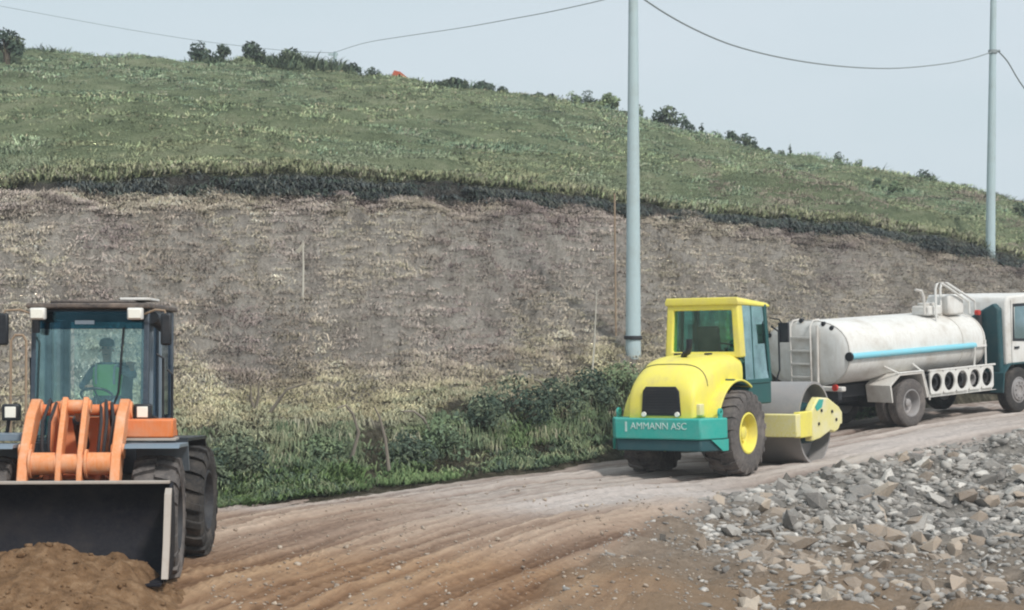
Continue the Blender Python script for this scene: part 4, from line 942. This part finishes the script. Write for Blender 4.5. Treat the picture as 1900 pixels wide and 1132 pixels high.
mb = MB(); A = Matrix.Translation((1.38, 0, 2.22)) @ Matrix.Rotation(R(25), 4, 'Y'); mb.tube([tuple(A @ Vector((.2*math.cos(a), .2*math.sin(a), 0))) for a in np.linspace(0, 2*math.pi, 25)], .016, 8); mb.tube([(1.52, 0, 1.62), (1.38, 0, 2.22)], .035, 8); mb.build('steering_wheel', M['blackframe'], rr_)
mb = MB(); mb.box(cx0+.22, .74, -.6, -.35, 1.62, 2.14); mb.build('console', M['cabteal'], rr_, .03); mb = MB(); mb.box(1.45, 1.65, -.45, .45, 1.62, 1.95); mb.build('dashboard', M['cabteal'], rr_, .03)
# drum and its yoke
mb = MB(); DX, DZ, DR = 2.95, .775, .775
mb.lathe([(DR-.045, -1.05), (DR, -1.05), (DR, 1.05), (DR-.045, 1.05), (DR-.045, .72), (.001, .70)], 72, 'y', (DX, 0, DZ)); mb.lathe([(DR-.045, -1.05), (DR-.045, -.72), (.22, -.70), (.22, -.60), (.001, -.60)], 72, 'y', (DX, 0, DZ))
mb.build('drum', M['drum'], rr_, 0)
for s in (-1, 1):
    mb = MB(); mb.lathe([(.40, s*.70), (.36, s*.98), (.20, s*1.0), (.001, s*1.0)], 32, 'y', (DX, 0, DZ)); mb.build('drum_mount', M['teal_dark'], rr_)
    mb = MB(); mb.box(1.80, 2.34, s*1.19-.07, s*1.19+.07, .56, 1.03); mb.build('side_beam', M['yellow'], rr_, .02)
    mb = MB(); mb.prism([(2.342, 1.03), (2.48, 1.16), (2.66, 1.27), (3.12, 1.24), (3.62, 1.06), (3.76, .96), (3.76, .78), (3.58, .62), (3.40, .58), (3.20, .62), (2.96, .56), (2.70, .50), (2.342, .47)], s*1.18-.08, s*1.18+.08); yk = mb.build('yoke_plate', M['yellow_dusty_sunlit'], rr_, .03)
    mb = MB()
    for q in ((2.62, .78), (3.25, .98), (3.45, .82), (2.75, 1.02)): mb.cyl((q[0], s*1.262, q[1]), (q[0], s*1.285, q[1]), .03, n=8)
    mb.build('bolts', M['dark'], yk)
    if s < 0:
        mb = MB(); mb.prism([(2.46, 1.10), (2.66, 1.23), (2.86, 1.22), (2.78, 1.08), (2.55, 1.02)], -1.268, -1.262); mb.build('emblem', M['teal'], yk)
mb = MB(); mb.box(1.62, 1.82, -1.26, 1.26, .58, 1.0); mb.box(3.66, 3.82, -1.24, 1.24, .72, .96); mb.build('cross_beam', M['yellow_dusty_sunlit'], rr_, .02)
mb = MB(); mb.box(2.05, 2.12, -1.05, 1.05, .66, .82); mb.build('scraper', M['dark'], rr_, .01)

# ------------------------------------------------------------------ water truck
hT = R(48); TP = Vector((7.83, 42.89, H-2.25))
tk = empty('water_truck'); tk.matrix_world = Matrix.Translation(TP) @ Matrix.Rotation(R(90)-hT, 4, 'Z') @ Matrix.Rotation(R(-2.6), 4, 'Y')
tag(tk, 'white water tanker truck with blue stripe parked at the road side behind the roller', 'water truck')
for s in (-1, 1):
    for y in (1.07, .72): wheel(tk, 0, s*y, .525, .525, .29, s, M['rubber_dusty'], M['drum'], hw=.56, dish=.17 if y > 1 else .05, plain=True)
    wheel(tk, 4.22, s*1.02, .525, .525, .30, s, M['rubber'], M['drum'], hw=.56, dish=-.04, plain=True)
mb = MB(); mb.box(-2.1, 5.6, .35, .47, .72, .98); mb.box(-2.1, 5.6, -.47, -.35, .72, .98); mb.box(-.15, .15, -.9, .9, .42, .66); mb.box(4.0, 4.3, -.9, .9, .42, .66); mb.box(-2.1, -1.95, -.9, .9, .72, .95); mb.box(-1.6, -.7, -.34, .34, .6, .9); mb.box(.4, 3.0, -.3, .3, .5, .86); mb.build('chassis', M['dark'], tk, .01)
def sup(x, a, b_, zc, n=48, e=.82):
    return [(x, a*math.copysign(abs(math.cos(t))**e, math.cos(t)), zc+b_*math.copysign(abs(math.sin(t))**e, math.sin(t))) for t in np.linspace(0, 2*math.pi, n, endpoint=False)]
TA, TB, TZ = 1.14, .70, 1.70
mb = MB(); mb.loft([sup(-2.08, .62, .38, TZ), sup(-2.05, .95, .58, TZ), sup(-2.0, TA-.04, TB-.03, TZ), sup(-1.97, TA, TB, TZ), sup(2.92, TA, TB, TZ), sup(3.04, TA*.95, TB*.93, TZ), sup(3.16, TA*.78, TB*.76, TZ), sup(3.23, TA*.45, TB*.45, TZ)]); tank = mb.build('tank', M['white'], tk, 0, smooth=32)
for x in (-1.96, 2.1, 2.90):
    mb = MB(); mb.loft([sup(x-.02, TA+.012, TB+.012, TZ), sup(x+.02, TA+.012, TB+.012, TZ)]); mb.build('tank_band', M['white_dirty'], tank)
mb = MB()
for s in (-1,):
    mb.tube([(-1.93, s*(TA+.02), TZ-.06), (2.5, s*(TA+.02), TZ-.06)], .068, 14)
mb.build('blue_stripe', M['blue'], tank)
mb = MB(); mb.lathe([(.001, -.05), (.095, -.05), (.10, .0), (.07, .03), (.001, .03)], 16, 'x', (-1.97, -(TA+.015), TZ-.06)); mb.build('pipe_cap', M['blackframe'], tank)
mb = MB()
for y in (.28, -.26): mb.tube([(-2.16, y, 1.02), (-2.16, y, 2.28), (-2.06, y, 2.40), (-1.85, y, 2.42)], .022, 8)
for z in (1.2, 1.48, 1.76, 2.04): mb.box(-2.18, -2.12, -.26, .28, z-.022, z+.022)
mb.build('ladder', M['white_dirty'], tk, .006)
mb = MB(); mb.tube([(-2.12, -.42, 2.30), (-2.14, -.42, 1.0)], .03, 8); mb.build('drain_pipe', M['white_dirty'], tk)
mb = MB(); mb.box(-2.22, -2.08, -1.12, 1.12, .92, 1.02); mb.build('spray_bar', M['white_dirty'], tk, .02)
for y in (-.72, -.50, .1, .98): 
    mb = MB(); zz = {-.72: 2.24, -.50: 2.33, .1: 2.40, .98: 2.08}[y]; mb.cyl((-2.03, y, zz), (-1.96, y, zz), .05, n=12); mb.build('marker_lamp', M['blackframe'], tk)
for y in (.95, .62, -.95):
    mb = MB(); mb.cyl((-2.26, y, 1.0), (-2.20, y, 1.0), .07, n=14); mb.build('tail_light', M['red'] if y != .62 else M['blackframe'], tk)
for s in (-1, 1):
    mb = MB(); mb.prism([(-.74, .58), (-.80, .95), (-.45, 1.18), (.38, 1.18), (.56, .62), (.51, .60), (.34, 1.14), (-.43, 1.14), (-.75, .94), (-.70, .58)], s*.58, s*1.24); mb.build('mudguard', M['white_dirty'], tk, .006)
    mb = MB(); mb.tube([(-.45, s*1.22, 1.19), (-.75, s*1.05, 1.36)], .022, 7); mb.tube([(.36, s*1.22, 1.19), (.22, s*1.08, 1.36)], .022, 7); mb.tube([(-.46, s*1.235, 1.2), (.38, s*1.235, 1.2), (.60, s*1.235, .55)], .022, 7); mb.build('mudguard_stay', M['white'], tk)
    # hose rack: plate with five round openings
    mb = MB(); X0, X1, Z0, Z1, yv = .72, 3.12, .66, 1.16, s*1.20; nh = 5; cw = (X1-X0)/nh
    for k in range(nh):
        xa, xb = X0+k*cw, X0+(k+1)*cw; xc, zc = (xa+xb)/2, (Z0+Z1)/2
        inn = []; out = []
        for q in range(32):
            t = 2*math.pi*(q+.5)/32; c_, s2 = math.cos(t), math.sin(t); inn.append((xc+.195*c_, zc+.205*s2))
            kk = min((cw/2)/abs(c_), ((Z1-Z0)/2)/abs(s2)); out.append((xc+c_*kk, zc+s2*kk))
        for yy0, yy1 in ((yv-.02, yv+.02),):
            pts = [(a, yy0, c2) for a, c2 in inn]+[(a, yy0, c2) for a, c2 in out]+[(a, yy1, c2) for a, c2 in inn]+[(a, yy1, c2) for a, c2 in out]; fs = []
            for q in range(32):
                j = (q+1) % 32; fs += [(q, j, j+32, q+32), (q+64, q+96, j+96, j+64), (q, q+64, j+64, j), (q+32, j+32, j+96, q+96)]
            mb._add(pts, fs)
    mb.box(X0, X1, yv-.05*s-.02, yv-.05*s+.02, Z0-.05, Z0-.002); mb.box(X0-.02, X1+.08, yv-.03, yv+.03, Z1+.002, Z1+.04); mb.box(X0-.02, X1+.08, yv-.03, yv+.03, Z0-.06, Z0-.052)
    rk = mb.build('hose_rack', M['white'], tk, .004)
    mb = MB(); mb.box(X0, X1, s*.75-.02, s*.75+.02, Z0, Z1); mb.build('rack_back', M['dark'], rk)
    for k in range(nh):
        xc = X0+(k+.5)*cw; zc = (Z0+Z1)/2
        mb = MB(); mb.lathe([(.10, yv-.35*s), (.16, yv-.33*s), (.185, yv-.2*s), (.16, yv-.07*s), (.10, yv-.06*s)], 24, 'y', (xc, 0, zc), True); mb.build('coiled_hose', M['dark'] if k != 3 else M['drum'], rk)
    mb = MB(); mb.tube([(2.45, s*1.17, 1.2), (2.45, s*1.20, 1.62)], .025, 7); mb.tube([(2.90, s*1.17, 1.2), (2.90, s*1.17, 1.75)], .022, 7); mb.box(2.45, 2.92, s*1.18-.015, s*1.18+.015, 1.60, 1.64); mb.build('rack_stay', M['white'], tk)
mb = MB(); mb.box(1.35, 1.85, -.78, -.30, 2.36, 2.58); mb.build('manhole', M['white'], tk, .04)
mb = MB(); mb.cyl((1.6, -.54, 2.58), (1.6, -.54, 2.64), .2, n=20); mb.build('manhole_lid', M['white_dirty'], tk, .01)
mb = MB(); mb.box(2.08, 2.66, -.80, -.20, 2.34, 2.80); mb.build('pump_box', M['white'], tk, .05)
for (xa, y, L_) in ((1.50, -.86, 1.25), (2.02, -.62, 1.3)):
    mb = MB(); mb.tube([(xa, y, 2.25), (xa, y, 2.95), (xa+.05, y, 3.05), (xa+.15, y, 3.09), (xa+.28, y, 3.05), (xa+L_, y, 2.62), (xa+L_+.02, y, 2.35)], .027, 9); mb.build('handrail', M['white'], tk)
mb = MB(); mb.tube([(1.30, -.70, 2.40), (1.28, -.70, 2.78), (1.20, -.70, 2.92), (1.02, -.66, 2.95)], .03, 8); mb.build('vent_pipe', M['white_dirty'], tk)
# cab
mb = MB(); mb.prism([(3.80, 1.12), (3.82, 2.56), (3.92, 2.70), (5.3, 2.74), (5.62, 2.2), (5.75, 1.5), (5.75, .62), (4.75, .62), (4.66, 1.12), (3.80, 1.12)][:-1], -1.13, 1.13); cb = mb.build('cab', M['white'], tk, .05, seg=3)

mb = MB(); mb.cyl((3.10, -.9, 2.36), (3.10, -.8, 2.36), .06, n=12); mb.build('marker_lamp', M['red'], tk)
mb = MB(); mb.prism([(-1.08, .95), (-1.06, 2.42), (-.92, 2.55), (-.5, 2.35), (.2, 2.0), (.9, 1.9), (.9, .95)], 3.60, 3.78, 'x'); mb.build('cab_back_gear', M['teal_dark'], tk, .04)
mb = MB(); mb.cyl((3.50, -.6, 1.0), (3.50, -.6, 2.3), .07, n=14); mb.build('exhaust_stack', M['dark'], tk)
for s in (-1, 1):
    pane('side_window', [(4.12, s*1.137, 1.72), (5.05, s*1.137, 1.66), (5.0, s*1.137, 2.45), (4.16, s*1.137, 2.45)], M['glass_truck'], cb)
    mb = MB(); mb.prism([(4.04, 1.66), (5.14, 1.60), (5.08, 2.52), (4.08, 2.52), (4.08, 2.45), (5.02, 2.45), (5.07, 1.66), (4.12, 1.72), (4.12, 2.45), (4.08, 2.45)], s*1.131, s*1.136); mb.build('window_frame', M['blackframe'], cb)
    mb = MB(); mb.prism([(4.0, 1.0), (5.2, 1.0), (5.2, 1.014), (4.0, 1.014)], s*1.131, s*1.134); mb.box(3.995, 4.005, s*1.131-.003, s*1.131+.003, 1.0, 2.6); mb.box(4.1, 4.28, s*1.145-.012, s*1.145+.012, 1.48, 1.53); mb.build('door_handle', M['blackframe'], cb)
    mb = MB(); mb.prism([(3.52, .5), (3.58, .95), (3.85, 1.16), (4.5, 1.16), (4.72, .9), (4.68, .88), (4.47, 1.12), (3.87, 1.12), (3.62, .93), (3.56, .5)], s*.84, s*1.19); mb.build('front_mudguard', M['teal_dark'], tk, .006)
mb = MB(); mb.box(5.78, 5.90, -1.12, 1.12, .45, .78); mb.build('front_bumper', M['white_dirty'], tk, .03)
pane('windscreen', [(5.56, -1.0, 1.55+.65), (5.56, 1.0, 1.55+.65), (5.36, 1.0, 2.62), (5.36, -1.0, 2.62)], M['glass_truck'], cb)
mb = MB(); mb.cyl((1.2, .2, .62), (2.4, .2, .62), .24, n=20); mb.build('air_tank', M['dark'], tk, .02)

for o in tk.children:
    nm = o.name.split('.')[0]
    if (nm == 'wheel' and o.location.x < 1) or nm in ('mudguard', 'mudguard_stay'): o.location.x += .06
# ------------------------------------------------------------------ poles and cables
def pole(name, px, base, d, toppx, topy, r0, r1, label):
    b0 = P(px, base, d); t0 = P(toppx, topy, d); root = empty(name, b0); tag(root, label, 'utility pole')
    tv = t0-b0; mb = MB(); mb.tube([(0, 0, -.6), tuple(tv*.3), tuple(tv*.65), tuple(tv)], [r0, r0-(r0-r1)*.3, r0-(r0-r1)*.65, r1], 20); mb.build('pole_shaft', M['pole'], root)
    return root, b0, t0
p1, b1, t1 = pole('utility_pole', 1175, 655, 40.5, 1175, -130, .165, .085, 'tall pale blue grey tapered pole standing behind the roller')
mb = MB(); mb.lathe([(.170, 0), (.195, .01), (.195, .07), (.170, .08)], 20, 'z', (0, 0, .28)); mb.build('pole_band', M['dark'], p1)
p2, b2, t2 = pole('utility_pole', 1837, 486, 60, 1844, -60, .155, .085, 'slender pale pole on top of the cut at the right above the truck')
bz = P(1842, 96, 60)-b2
mb = MB(); mb.lathe([(.125, -.06), (.14, -.05), (.14, .05), (.125, .06)], 16, 'z', tuple(bz)); mb.cyl((bz.x, 0, bz.z), (bz.x+.22, -.05, bz.z+.02), .04, n=8); mb.build('insulator_bracket', M['wire'], p2)
crest = hill_pt(np.array([621.]), np.array([8.97]))[0]
p3 = empty('utility_post', tuple(crest)); tag(p3, 'thin pale far post standing on the ridge above the cut', 'utility post')
top3 = P(622, 96, crest[1])-Vector(crest); mb = MB(); mb.tube([(0, 0, -.3), tuple(top3)], [.09, .075], 10); mb.build('pole_shaft', M['pole'], p3)
mb = MB(); mb.box(top3.x-.30, top3.x+.12, -.04, .04, top3.z-.16, top3.z-.07); mb.build('crossarm', M['pole'], p3)
def cable(name, pts3, r_, label):
    mb = MB(); mb.tube([tuple(p) for p in pts3], r_, 6); o = mb.build(name, M['wire'], None); tag(o, label, 'cable'); return o
def span(px_py, A, B):
    out = []; ax, ay, bx, by = A.x, A.y, B.x, B.y
    for px, py in px_py:
        k = (px-950)/F; t = (k*ay-ax)/((bx-ax)-k*(by-ay)); d = ay+t*(by-ay); out.append(P(px, py, d))
    return out
def dens(l, k=5):
    a = spline(np.array(l, float), k); return [tuple(x) for x in a]
cable('overhead_cable', span(dens([(1177, -14), (1230, 22), (1290, 55), (1360, 84), (1450, 107), (1550, 122), (1650, 127), (1740, 120), (1800, 109), (1842, 96)]), P(1177, -14, 40.5), P(1842, 96, 60)), .018, 'dark cable sagging between the near pole and the right pole')
cable('overhead_cable', span(dens([(1172, -18), (1118, 0), (1020, 22), (950, 35), (860, 51), (760, 66), (680, 79), (622, 97)]), P(1172, -18, 40.5), P(622, 97, crest[1])), .011, 'thin cable running from the near pole left to the far post')
cable('overhead_cable', span(dens([(622, 98), (560, 96), (500, 91), (420, 82), (345, 72), (200, 48), (-60, 0)]), P(622, 98, crest[1]), P(-60, 0, 100)), .012, 'thin cable running from the far post to the upper left')
cable('overhead_cable', span(dens([(1852, 95), (1870, 115), (1900, 163), (1960, 230), (2100, 330)]), P(1852, 95, 60), P(2100, 330, 75)), .022, 'cable falling steeply to the right from the right pole')

# ------------------------------------------------------------------ small things on the slopes
def on_hill(px, py, v0=2, v1=6):
    vs = np.linspace(v0, v1, 160); pts = hill_pt(np.full(160, float(px)), vs); pys = to_px(pts[:, 0], pts[:, 1], pts[:, 2])[1]
    return Vector(pts[int(np.argmin(np.abs(pys-py)))])
q = on_hill(562, 560); sc = q.y/F
mb = MB(); mb.tube([(0, 0, -.1), (.01, 0, 60*sc), (.0, 0, 108*sc)], [.022, .02, .016], 7); mb._add([(-.14, -.03, 88*sc), (.02, -.04, 106*sc), (.05, .02, 98*sc), (-.08, .02, 84*sc)], [(0, 1, 2, 3)])
o = mb.build('survey_stake', M['stake']); o.location = q; tag(o, 'thin bleached stake with a torn white flag on the cut slope', 'stake')
q = on_hill(1098, 700); sc = q.y/F
mb = MB(); mb.tube([(0, 0, -.1), (.06, 0, 70*sc), (.10, 0, 160*sc)], [.022, .018, .008], 6); o = mb.build('dry_stem', M['stake']); o.location = q; tag(o, 'tall pale dry stem leaning on the slope left of the near pole', 'stem')
q = on_hill(1143, 620); sc = q.y/F
mb = MB(); mb.tube([(0, 0, -.1), (-.03, 0, 260*sc)], [.024, .02], 7); o = mb.build('rusty_rod', M['rustrod']); o.location = q; tag(o, 'rusty brown upright rod beside the near pole', 'rod')
DB = [(478, 760, [(0, 0, 0), (-6, 0, 22), (-4, 0, 48)], [(0, 0, 0), (8, 0, 26), (10, 0, 52)], 'pale forked dead branch poking from the bank by the loader'),
      (505, 765, [(0, 0, 0), (18, 0, 24), (34, 0, 44), (70, 0, 56)], None, 'long slanting dead branch leaning right on the bank by the loader'),
      (655, 850, [(0, 0, 0), (14, 0, 50), (4, 0, 84), (-8, 0, 100), (-22, 0, 96)], None, 'hooked pale dead stalk arching over the middle of the bank'),
      (724, 870, [(0, 0, 0), (-6, 0, 60), (-16, 0, 100), (-24, 0, 118)], None, 'dark bare stalk standing on the middle of the bank'),
      (800, 800, [(0, 0, 0), (-12, 0, 26), (-30, 0, 40), (-52, 0, 40)], None, 'curved pale root hanging over the bank left of the dark bushes'),
      (905, 735, [(0, 0, 0), (-22, 0, -6), (-44, 0, 10)], None, 'crooked bare branch lying on top of the dark bushes'),
      (1015, 722, [(0, 0, 0), (14, 0, 24), (24, 0, 44)], [(0, 0, 0), (-14, 0, 16), (-26, 0, 20)], 'upright forked dead twig above the dark bushes near the roller')]
for px, py, a, b_, lab in DB:
    q = on_hill(px, py, .95, 3.2); sc = q.y/F; mb = MB()
    for l in (a, b_):
        if l: mb.tube([(x*sc, -.35-.1*i, z*sc) for i, (x, y, z) in enumerate(l)], [.034*(1-.7*i/(len(l)-1)) for i in range(len(l))], 7)
    o = mb.build('dead_branch', M['deadwood']); o.location = q; tag(o, lab, 'dead branch', 'dead branches on the bank')
# red roofed shed just behind the ridge
q = Vector(hill_pt(np.array([765.]), np.array([9.06]))[0]); sc = q.y/F; sh = empty('shed', (q.x, q.y, q.z-.9), (0, 0, 0)); tag(sh, 'red sloping roof of a low shed showing over the ridge', 'shed')
zt_ = P(735, 131, q.y).z-(q.z-.9); xl = (724-950)*sc-q.x; xr = (812-950)*sc-q.x; zr = P(805, 160, q.y).z-(q.z-.9)
mb = MB(); mb.prism([(xl+.12, -.2), (xr-.1, -.2), (xr-.1, zr-.08), (xl+.55, zt_-.26), (xl+.12, zt_-.42)], .05, 1.9); mb.build('wall', M['wall'], sh)
mb = MB(); mb.prism([(xl, zt_-.36), (xl+.18, zt_+.0), (xl+.45, zt_-.06), (xl+.9, zt_-.42), (xr, zr+.0), (xr, zr-.06), (xl+.85, zt_-.50), (xl+.4, zt_-.16), (xl+.06, zt_-.46)], -.1, 2.05); mb.build('roof', M['rust'], sh)

# ------------------------------------------------------------------ soil heap in front of the loader bucket
n1, n2 = 150, 120
hx = np.linspace(-6.75, -3.25, n1); hy = np.linspace(17.6, 21.0, n2); AX, AY = np.meshgrid(hx, hy)
prof = np.exp(-((AX+4.78)/.82)**2)*.30+.24*sstep(-6.7, -6.2, AX)*sstep(-3.42, -3.95, AX)
hgt = prof*np.where(AY < 20.1, sstep(18.1, 19.95, AY), sstep(20.75, 20.35, AY))*(1+.5*(fbm(AX*2.5, AY*2.5, 4)-.5))+(fbm(AX*6, AY*6, 4)-.5)*.16
eg = np.minimum.reduce([sstep(-6.75, -6.5, AX), sstep(-3.25, -3.5, AX), sstep(17.6, 17.9, AY), sstep(21.0, 20.8, AY)])
AZ = gbase(AX, AY)+.03+hgt*eg-.16*(1-eg)
ii = np.arange(n1*n2).reshape(n2, n1)
me = arr_mesh('soil_heap', np.stack([AX, AY, AZ], -1).reshape(-1, 3), np.stack([ii[:-1, :-1], ii[:-1, 1:], ii[1:, 1:], ii[1:, :-1]], -1).reshape(-1, 4))
me.polygons.foreach_set('use_smooth', [True]*len(me.polygons))
m, n, b = newmat('brown_soil'); f = tex(n, 5, 8, .7); n.links.new(ramp(n, f, [(.3, (.11, .062, .032)), (.5, (.21, .125, .068)), (.72, (.34, .225, .135))]), b.inputs['Base Color']); b.inputs['Roughness'].default_value = .95; b.inputs['Specular IOR Level'].default_value = .1; bump(n, b, math_(n, 'ADD', f, tex(n, 22, 4, .7)), .05, .9)
m_soil = m; o = link('soil_heap', me, m); tag(o, 'heap of loose brown soil pushed up inside the loader bucket', 'soil heap')

HEAP = (AX.copy(), AY.copy(), AZ.copy())
# ------------------------------------------------------------------ rocks of the rubble bank
def rock_mesh(name, seed, flat=.6):
    r = random.Random(seed); bm = bmesh.new()
    pts = [Vector((r.gauss(0, 1), r.gauss(0, 1), r.gauss(0, 1))).normalized()*r.uniform(.75, 1.0) for _ in range(13)]
    for p in pts: bm.verts.new((p.x, p.y*.8, p.z*flat))
    bmesh.ops.convex_hull(bm, input=bm.verts)
    bmesh.ops.delete(bm, geom=[v for v in bm.verts if not v.link_faces], context='VERTS')
    me = bpy.data.meshes.new(name); bm.to_mesh(me); bm.free(); return me
RM = [rock_mesh('rock', 500+k, rnd.uniform(.42, .85)) for k in range(16)]
for me in RM[:]: me.materials.append(M['rock'])
RMB = []
for me in RM: c_ = me.copy(); c_.materials.clear(); c_.materials.append(M['rock_brown']); RMB.append(c_)
def hit(px, py):           # point of the ground seen at a photograph pixel (used to lay stones out over the bank)
    ds = np.linspace(18, 46, 420); x = (px-950)/F*ds; z = gbase(x, ds); pys = HZ-F*(z-H)/ds
    k = int(np.argmin(np.abs(pys-py))); return x[k], ds[k]
BIG = [ # column, row, half width px, flatness, tilt, brown, label
 (1640, 925, 40, .55, 40, 1, 'biggest tan rock leaning steeply in the middle of the rubble'),
 (1450, 968, 46, .4, 5, 1, 'wide flat tan slab at the foot of the rubble'),
 (1436, 937, 26, .7, 0, 0, 'pale rounded boulder on the left of the rubble'),
 (1495, 985, 22, .5, 55, 1, 'dark tipped tan rock standing beside the wide flat slab'),
 (1480, 1018, 52, .45, 8, 1, 'long low brown boulder in the foreground below the rubble'),
 (1570, 1000, 40, .5, 12, 1, 'brown flat boulder in the foreground right of the long low one'),
 (1640, 1010, 46, .45, -8, 1, 'brown sloping slab in the foreground under the rubble'),
 (1790, 932, 36, .6, 15, 1, 'light tan block in the rubble at the right'),
 (1815, 955, 28, .6, 35, 1, 'upright brown block below the light tan one at the right'),
 (1740, 890, 20, .35, 60, 0, 'pale splinter of rock tipped on end high in the rubble'),
 (1625, 908, 24, .3, 20, 0, 'bright white flat chip in the upper middle of the rubble'),
 (1885, 912, 30, .5, 10, 0, 'pale rock lying at the right edge of the rubble'),
 (1850, 866, 24, .35, 45, 0, 'bright slanted slab high on the rubble at the right'),
 (1700, 975, 30, .6, 10, 1, 'tan angular rock low on the rubble bank'),
 (1870, 1005, 34, .4, 5, 1, 'flat pinkish slab in the foreground at the right edge'),
 (412, 934, 17, .6, 0, 0, 'pale stone on the road edge just right of the loader'),
 (455, 930, 12, .5, 0, 0, 'small pale stone on the road edge by the weeds'),
 (634, 906, 13, .8, 0, 0, 'round whitish stone on the road edge below the hooked stalk')]
for i, (px, py, wp, fl, ti, br, lab) in enumerate(BIG):
    x, y = hit(px, py); me = rock_mesh('boulder', 900+i, fl); me.materials.append(M['rock_brown'] if br else M['rock'])
    o = bpy.data.objects.new('boulder', me); COL.objects.link(o); s = wp/F*y
    o.scale = (s, s*.8, s); o.rotation_euler = (R(ti*.6), R(-ti), rnd.uniform(-.5, .5)); o.location = (x, y, gz(x, y)+s*.18); tag(o, lab, 'rock')
r = np.random.default_rng(77); cand = []
while len(cand) < 9000:
    px = r.uniform(1040, 1990); py = r.uniform(800, 1132); ed = np.interp(px, NEAR[:, 0], NEAR[:, 1])
    if py < ed-3: continue
    dens_ = (.22+.78*sstep(1180, 1420, px))*float(1-(.85 if px < 1380 else .66)*sstep(985, 1070, py))
    if r.random() > dens_: continue
    cand.append((px, py))
cand = np.array(cand)
# march every candidate ray to the ground
ds = np.linspace(18, 46, 300); X = (cand[:, :1]-950)/F*ds[None]; Zg = gbase(X, np.broadcast_to(ds, X.shape)); PY = HZ-F*(Zg-H)/ds[None]
k = np.argmin(np.abs(PY-cand[:, 1:]), 1); RX = X[np.arange(len(k)), k]; RY = ds[k]; RZ = ground(RX, RY)
size = np.exp(r.normal(math.log(.046), .66, len(k))); size = np.clip(size, .015, .24)
size *= np.where(cand[:, 0] < 1300, .62, 1); size *= np.where((cand[:, 1] > 1010) & (cand[:, 0] < 1380), .75, 1.12)
order = np.argsort(-size*F/RY); ind = order[:282]; rest = order[282:]
for c_ in ind:
    br = (cand[c_, 1] > 1005) or r.random() < .16
    o = bpy.data.objects.new('rock', (RMB if br else RM)[r.integers(0, 16)]); COL.objects.link(o); s = float(size[c_])
    o.scale = (s*r.uniform(.9, 1.5), s*r.uniform(.7, 1.1), s*r.uniform(.7, 1.1)); o.rotation_euler = tuple(r.uniform(-.9, .9, 2))+(r.uniform(0, 6.28),)
    o.location = (RX[c_], RY[c_], RZ[c_]-s*.05)
    tag(o, 'angular broken stone among the rubble spilling below the road edge', 'rock', 'loose stones of the rubble bank')
Vs = []; Fs = []; off = 0
bases = [(np.array([v.co[:] for v in me.vertices]), np.array([list(p.vertices) for p in me.polygons])) for me in RM]
for c_ in rest:
    bv, bf = bases[r.integers(0, 16)]; s = float(size[c_])*.85; E3 = np.array(Matrix.Rotation(r.uniform(0, 6.28), 3, 'Z') @ Matrix.Rotation(r.uniform(-.9, .9), 3, 'X'))
    Vs.append((bv*np.array([s*r.uniform(.9, 1.5), s, s*.8])) @ E3.T+np.array([RX[c_], RY[c_], RZ[c_]+s*.05])); Fs.append(bf+off); off += len(bv)
tag(link('small_rubble', arr_mesh('small_rubble', np.concatenate(Vs), np.concatenate(Fs)), M['rock']), kind='stuff')
# pebbles and clods strewn over the road
nP = 2600; px = r.uniform(380, 1500, nP); py = r.uniform(880, 1132, nP); Vs = []; Fs = []; off = 0
X = (px[:, None]-950)/F*ds[None]; Zg = gbase(X, np.broadcast_to(ds, X.shape)); PY = HZ-F*(Zg-H)/ds[None]; k = np.argmin(np.abs(PY-py[:, None]), 1); RX = X[np.arange(nP), k]; RY = ds[k]; RZ = ground(RX, RY)
okp = (py > np.interp(px, [380, 1150, 1500], [960, 875, 890]))
for c_ in np.nonzero(okp)[0]:
    bv, bf = bases[r.integers(0, 16)]; s = float(np.clip(np.exp(r.normal(math.log(.016), .5)), .007, .06)); E3 = np.array(Matrix.Rotation(r.uniform(0, 6.28), 3, 'Z'))
    Vs.append((bv*s) @ E3.T+np.array([RX[c_], RY[c_], RZ[c_]+s*.2])); Fs.append(bf+off); off += len(bv)
tag(link('road_clods', arr_mesh('road_clods', np.concatenate(Vs), np.concatenate(Fs)), M['rock_brown']), kind='stuff')

Vs = []; Fs = []; off = 0; okh = np.argwhere(HEAP[2] > gbase(HEAP[0], HEAP[1])+.06)
for a, c_ in okh[r.choice(len(okh), 520)]:
    bv, bf = bases[r.integers(0, 16)]; s = float(np.clip(np.exp(r.normal(math.log(.016), .6)), .006, .07)); E3 = np.array(Matrix.Rotation(r.uniform(0, 6.28), 3, 'Z'))
    Vs.append((bv*s) @ E3.T+np.array([HEAP[0][a, c_], HEAP[1][a, c_], HEAP[2][a, c_]+s*.15])); Fs.append(bf+off); off += len(bv)
tag(link('soil_clods', arr_mesh('soil_clods', np.concatenate(Vs), np.concatenate(Fs)), m_soil), kind='stuff')

# ------------------------------------------------------------------ thin haze over the whole place
mb = MB(); mb.box(-95, 95, -12, 135, -6, 30); hz = mb.build('haze', None, None, smooth=0)
hm = bpy.data.materials.new('haze'); hm.use_nodes = True; hm.node_tree.nodes.clear()
ho = hm.node_tree.nodes.new('ShaderNodeOutputMaterial'); hv = hm.node_tree.nodes.new('ShaderNodeVolumePrincipled')
hv.inputs['Color'].default_value = (.86, .90, .94, 1); hv.inputs['Density'].default_value = HAZE; hv.inputs['Anisotropy'].default_value = .2
hm.node_tree.links.new(hv.outputs[0], ho.inputs['Volume']); hz.data.materials.append(hm); tag(hz, kind='stuff')
